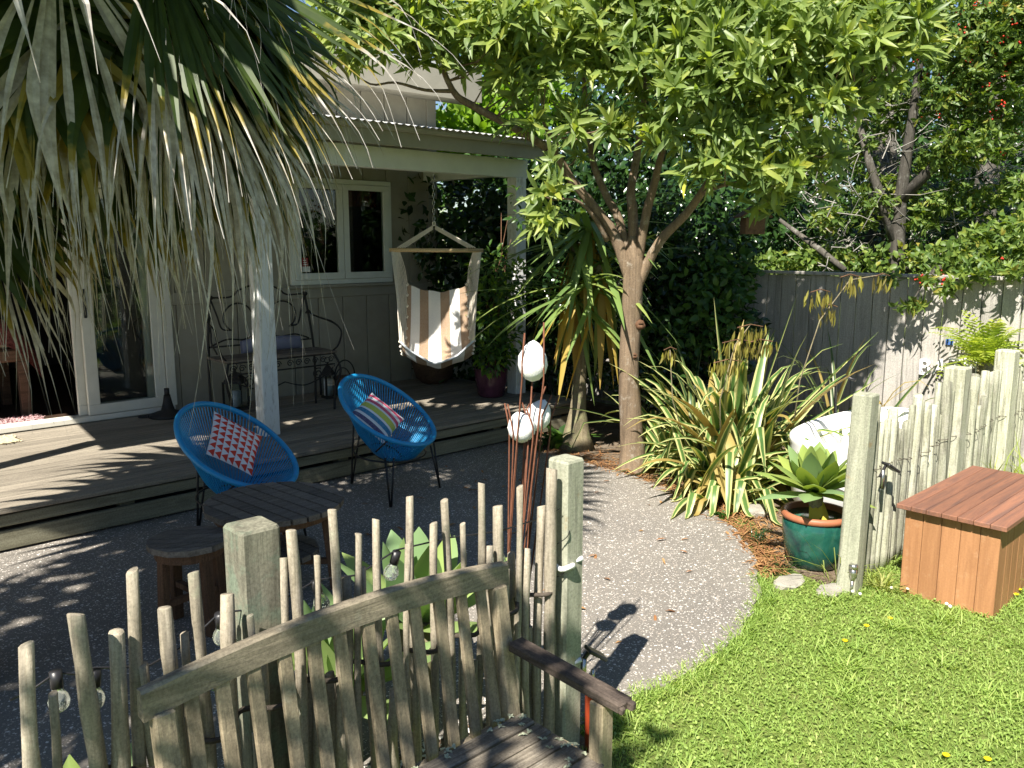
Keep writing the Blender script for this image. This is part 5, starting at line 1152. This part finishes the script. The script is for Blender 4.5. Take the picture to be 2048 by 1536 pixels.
foliage_mass('shade_tree','leafy shade tree beside the path on the palm side of the bench','tree',vec(-1.9,1.5,0),[(vec(-1.9,2.25,4.4),(1.1,.9,.8)),(vec(-1.2,2.8,4.2),(1.,.8,.7)),(vec(-.7,3.1,4.6),(.8,.7,.5)),(vec(-2.3,3.,4.9),(1.,.8,.6)),(vec(-2.6,2.2,5.),(.7,.6,.5))],5200,'mid_leaf',(.12,.2),(.06,.10),trunk=([vec(-1.9,1.5,-.03),vec(-1.9,1.5,2.5),vec(-1.8,1.6,4.4)],[.15,.12,.04]))
def dapple():
    t=thing('shade_branch','high leafy bough throwing dappled shade over the wooden bench','branch',vec(-2.6,.9,4.15)); m=M()
    for u in np.arange(-2.05,-.7,.135):
        for v in np.arange(.38,1.0,.16):
            if random.random()<.46:
                c=vec(u+uni(-.05,.05),v+uni(-.05,.05),4.+uni(-.12,.12)); P,d=blob_points([(c,(.085,.085,.05))],11,.2); leaves('foliage',P,d+rand_unit(11)*.5,np.array([0,0,1.])+rand_unit(11)*.4,.13,.07,'mid_leaf',t,.1); m.tube([vec(-2.2,.95,4.12),(vec(-2.2,.95,4.12)+c)/2+vec(0,0,.05),c],[.008,.006,.003],4,cap=False)
    m.tube([vec(-1.85,1.6,3.6),vec(-2.05,1.2,4.0),vec(-2.2,.95,4.12),vec(-1.5,.75,4.05),vec(-.8,.65,4.0)],[.04,.03,.02,.012,.005],6); m.build('bough','bark_grey',t,True)
dapple()
# ------------------------------------------------------------ fern, weeds, small plants
def fern():
    b=atd(1965,760,6.6); b.z=-.012; t=thing('fern','bright yellow green fern standing behind the stick fence','fern',b)
    c=atd(1962,728,6.6); M().tube([b,c],[.04,.03],8).build('stem','yucca_trunk',t,True)
    for i in range(34):
        az=uni(0,6.28); el=R(uni(10,85)); l=uni(.36,.58); d=Vector((math.cos(az)*math.cos(el),math.sin(az)*math.cos(el),math.sin(el))); N=14; p=c.copy(); P=[];D=[];Nn=[];Ls=[]; pts=[p.copy()]
        for k in range(N):
            q=(k+1)/N; dd=(d+DOWN*.9*q*q).normalized(); p=p+dd*l/N; pts.append(p.copy()); s=dd.cross(Vector((0,0,1))).normalized()
            for sg in(-1,1): P.append(p);D.append(s*sg+dd*.5);Nn.append(s.cross(dd)*1.);Ls.append(.11*math.sin(math.pi*min(1,.15+q*.85))+.01)
        o=leaves('frond',P,D,Nn,Ls,[.016]*len(P),'fern_leaf',t,.1,kind=None)
fern()
def tuft(name,label,cat,c,n,L,w,mat,r=.06,lo=35,hi=85):
    P=np.array([[c.x+uni(-r,r),c.y+uni(-r,r),c.z-.005] for i in range(n)]); az=rng.uniform(0,6.28,n); el=np.radians(rng.uniform(lo,hi,n))
    D=np.stack([np.cos(az)*np.cos(el),np.sin(az)*np.cos(el),np.sin(el)],1); Nn=np.stack([-np.cos(az)*np.sin(el),-np.sin(az)*np.sin(el),np.cos(el)],1)
    o=leaves('blades',P,D,Nn,rng.uniform(L*.5,L,n),w,mat,thing(name,label,cat,c),.45); return o
tuft('grass_tuft','tall yellow green weeds behind the cedar box lid','weed',vec(5.95,1.72,-.03),170,.55,.012,'weed_leaf',.22)
tuft('grass_tuft','tangle of rank grass along the stick fence beyond the box','weed',vec(6.5,1.65,-.03),170,.6,.012,'weed_leaf',.25)
tuft('grass_tuft','yellowish weeds growing up through the far sticks of the fence','weed',vec(5.3,1.83,-.03),120,.5,.010,'weed_leaf',.2)
tuft('grass_tuft','small weeds between leaning post and storage box','weed',vec(4.46,1.79,-.03),90,.16,.008,'weed_leaf',.06)
tuft('black_grass','small dark tufted grass at the patio edge by the white stone','grass',atz(1515,1080)+vec(0,0,-.01),50,.13,.006,'dark_leaf',.03)
tuft('black_grass','low dark spidery tuft in front of the glazed pot','grass',atz(1565,1130)+vec(0,0,-.01),60,.10,.005,'dark_leaf',.05,15,60)
tuft('weed','broad leaved green weed between yucca and porch step','weed',vec(5.42,5.2,-.012),26,.28,.09,'mid_leaf',.1)
tuft('weed','low green weed at foot of the slender tree','weed',atz(1380,950)+vec(0,0,-.01),60,.16,.02,'mid_leaf',.15)
tuft('weed','small green weed at patio edge under the flax','weed',atz(1440,1030)+vec(0,0,-.01),40,.08,.02,'mid_leaf',.06)
tuft('weed','pale grass stalks leaning over the glazed pot','weed',vec(4.33,2.0,-.02),14,.4,.006,'weed_leaf',.04,45,75)
# edging stones
def stone(c,s,label):
    m=M(); n=12; vs=[];fs=[]
    for j,(zz,rr) in enumerate(((-.02,.9),(s[2]*.5,1.),(s[2]*.9,.85),(s[2],.5))):
        for k in range(n): a=2*math.pi*k/n; q=rr*(1+.12*math.sin(3*a+j)+.06*math.sin(5*a)); vs.append((c.x+s[0]*q*math.cos(a),c.y+s[1]*q*math.sin(a),c.z+zz))
    for j in range(3):
        for k in range(n): fs.append((j*n+k,j*n+(k+1)%n,(j+1)*n+(k+1)%n,(j+1)*n+k))
    fs.append(tuple(3*n+k for k in range(n))); tag(m.add(vs,fs).build('stone','stone_white',None,False,origin=c),label,'stone')
stone(atz(1516,1026,0),(.10,.085,.05),'flat white stone at the patio edge below the flax'); stone(atz(1580,1165,-.02),(.12,.07,.02),'low pale stone at the lawn corner before the glazed pot')
stone(atz(1660,1185,-.03),(.10,.06,.03),'pale flat stone at foot of the leaning post')
# birdhouse hanging in the shade
bh=atd(1505,452,6.9); t=thing('birdhouse','small dark wooden birdhouse hanging in the shade of the tree','birdhouse',bh)
M().box(bh,(.16,.14,.13),Matrix.Rotation(R(-40),3,'Z'),.004).build('box','cedar_dark',t); 
for s in(-1,1):
    rt=Matrix.Rotation(R(-40),3,'Z'); a=rt@vec(s*.125,0,.07); r=rt@vec(0,0,.15); M().beam(bh+(a+r)/2-(rt@vec(0,.1,0)),bh+(a+r)/2+(rt@vec(0,.1,0)),.155,.012,(r-a).cross(rt@vec(0,1,0)),.002).build('roof_board','cedar_dark',t)
M().tube([bh+vec(0,0,.14),atd(1505,330,6.6)],.003,4).build('cord','rope_dark',t)
# ------------------------------------------------------------ leaf litter
def inpoly(x,y,poly):
    c=False; n=len(poly)
    for i in range(n):
        (x1,y1),(x2,y2)=poly[i],poly[i-1]
        if (y1>y)!=(y2>y) and x<(x2-x1)*(y-y1)/(y2-y1)+x1: c=not c
    return c
def scatter(name,label,cat,n,fn,z,L,W,mat,lo=0,hi=15):
    P=np.array([fn() for _ in range(n)]); P=np.c_[P,np.full(n,z)+rng.uniform(0,.01,n)]; az=rng.uniform(0,6.28,n); el=np.radians(rng.uniform(lo,hi,n))
    D=np.stack([np.cos(az)*np.cos(el),np.sin(az)*np.cos(el),np.sin(el)],1); Nn=np.stack([-np.cos(az)*np.sin(el),-np.sin(az)*np.sin(el),np.cos(el)],1)
    o=leaves(name,P,D,Nn,rng.uniform(L[0],L[1],n),rng.uniform(W[0],W[1],n),mat,None,.2); tag(o,label,cat); return o
def bedpt():
    while 1:
        i=random.randrange(len(EDGE)-1); q=random.random(); a,b_=EDGE[i],EDGE[i+1]; x=a[0]*(1-q)+b_[0]*q; y=a[1]*(1-q)+b_[1]*q
        if x>4.1: return (x+abs(random.gauss(.12,.2))-.06,y+uni(-.1,.05))
scatter('leaf_litter','dry orange needles and leaves littering the bed along the patio edge','leaf litter',2600,bedpt,-.008,(.03,.12),(.004,.012),'litter',0,25)
scatter('fallen_leaves','scattered dry leaves lying on the shell flecked patio','leaf litter',60,lambda:(uni(2.6,5.0),uni(2.3,5.4)),.004,(.05,.10),(.012,.022),'litter',0,10)
def stripp():return (uni(-.8,2.0),uni(1.9,2.55))
scatter('leaf_litter','pale dry litter under the stick fence','leaf litter',900,stripp,-.014,(.02,.07),(.006,.02),'litter',0,20)
scatter('shell_chips','white crushed shell mulch in the strip under the stick fence','shell mulch',2600,lambda:(uni(.2,2.05),uni(1.93,2.45)),-.012,(.010,.026),(.008,.018),'flower_white',0,25)
# ------------------------------------------------------------ lawn blades and flowers
PAT=[(-3,5.75),(-3,2.42),(1.2,2.40),(1.95,2.3)]+EDGE
def lawnpt():
    while 1:
        x=uni(1.7,7.3); y=uni(-1.2,2.12)
        if random.random()> (1. if x<5.6 and y>-.3 else .35): continue
        if inpoly(x,y,PAT) or (4.52<x<5.53 and 1.25<y<1.68): continue
        if x>4.28 and y>2.0: continue
        if x<2.25 and y>1.9: continue
        return (x,y)
scatter('grass','short green lawn grass in full sun','grass',80000,lawnpt,-.032,(.016,.042),(.002,.0042),'grass_blade',25,85)
scatter('clover','clover and small round weeds through the lawn','clover',26000,lawnpt,-.022,(.010,.018),(.009,.014),'clover_leaf',5,50)
def clump():
    cs=[lawnpt() for _ in range(90)]
    def f():
        c=random.choice(cs); return (c[0]+random.gauss(0,.03),c[1]+random.gauss(0,.03))
    return f
def edgept():
    while 1:
        i=random.randrange(34); q=random.random(); a,b_=EDGE[i],EDGE[i+1]; x=a[0]*(1-q)+b_[0]*q; y=a[1]*(1-q)+b_[1]*q
        if x<4.1: return (x+random.gauss(.01,.03),y+random.gauss(-.015,.03))
scatter('grass','ragged grass creeping over the patio edge','grass',3800,edgept,-.02,(.025,.06),(.0025,.005),'grass_blade',15,70)
scatter('grass','longer coarse grass clumps in the lawn','grass',3200,clump(),-.032,(.06,.11),(.004,.007),'grass_blade',20,60)
for i,(x,y) in enumerate(((2032,1190),(1733,1253),(1690,1283),(1780,1238),(1975,1520),(1892,1512),(2038,1180))):
    p=atz(x,y,.0); t=thing('dandelion',('yellow dandelion flower beside the storage box corner','yellow dandelion flower in the open lawn','yellow dandelion flower in the open lawn','yellow dandelion flower in the open lawn','yellow dandelion flower in the open lawn','yellow dandelion flower in the open lawn','yellow dandelion flower beside the storage box corner')[i],'flower',(p.x,p.y,-.03),'dandelions in the lawn')
    M().tube([(p.x,p.y,-.03),(p.x,p.y,p.z+.002)],.0015,4).build('stem','weed_leaf',t); M().lathe([(0,.0),(.010,.002),(.0135,.007),(.007,.010),(0,.011)],p,9).build('flower_head','flower_yellow',t)
for i,(x,y) in enumerate(((1825,1172),(1705,1185),(1893,1210),(1815,1180),(1783,1178),(1900,1215),(1720,1190))):
    p=atz(x,y,.0); t=thing('clover_flower','tiny white clover flower in the grass near the storage box','flower',(p.x,p.y,-.03),'white clover flowers in the lawn')
    M().tube([(p.x,p.y,-.03),(p.x,p.y,p.z+.002)],.0012,4).build('stem','weed_leaf',t); M().lathe([(0,.0),(.008,.003),(.009,.009),(.004,.014),(0,.015)],p,8).build('flower_head','flower_white',t)
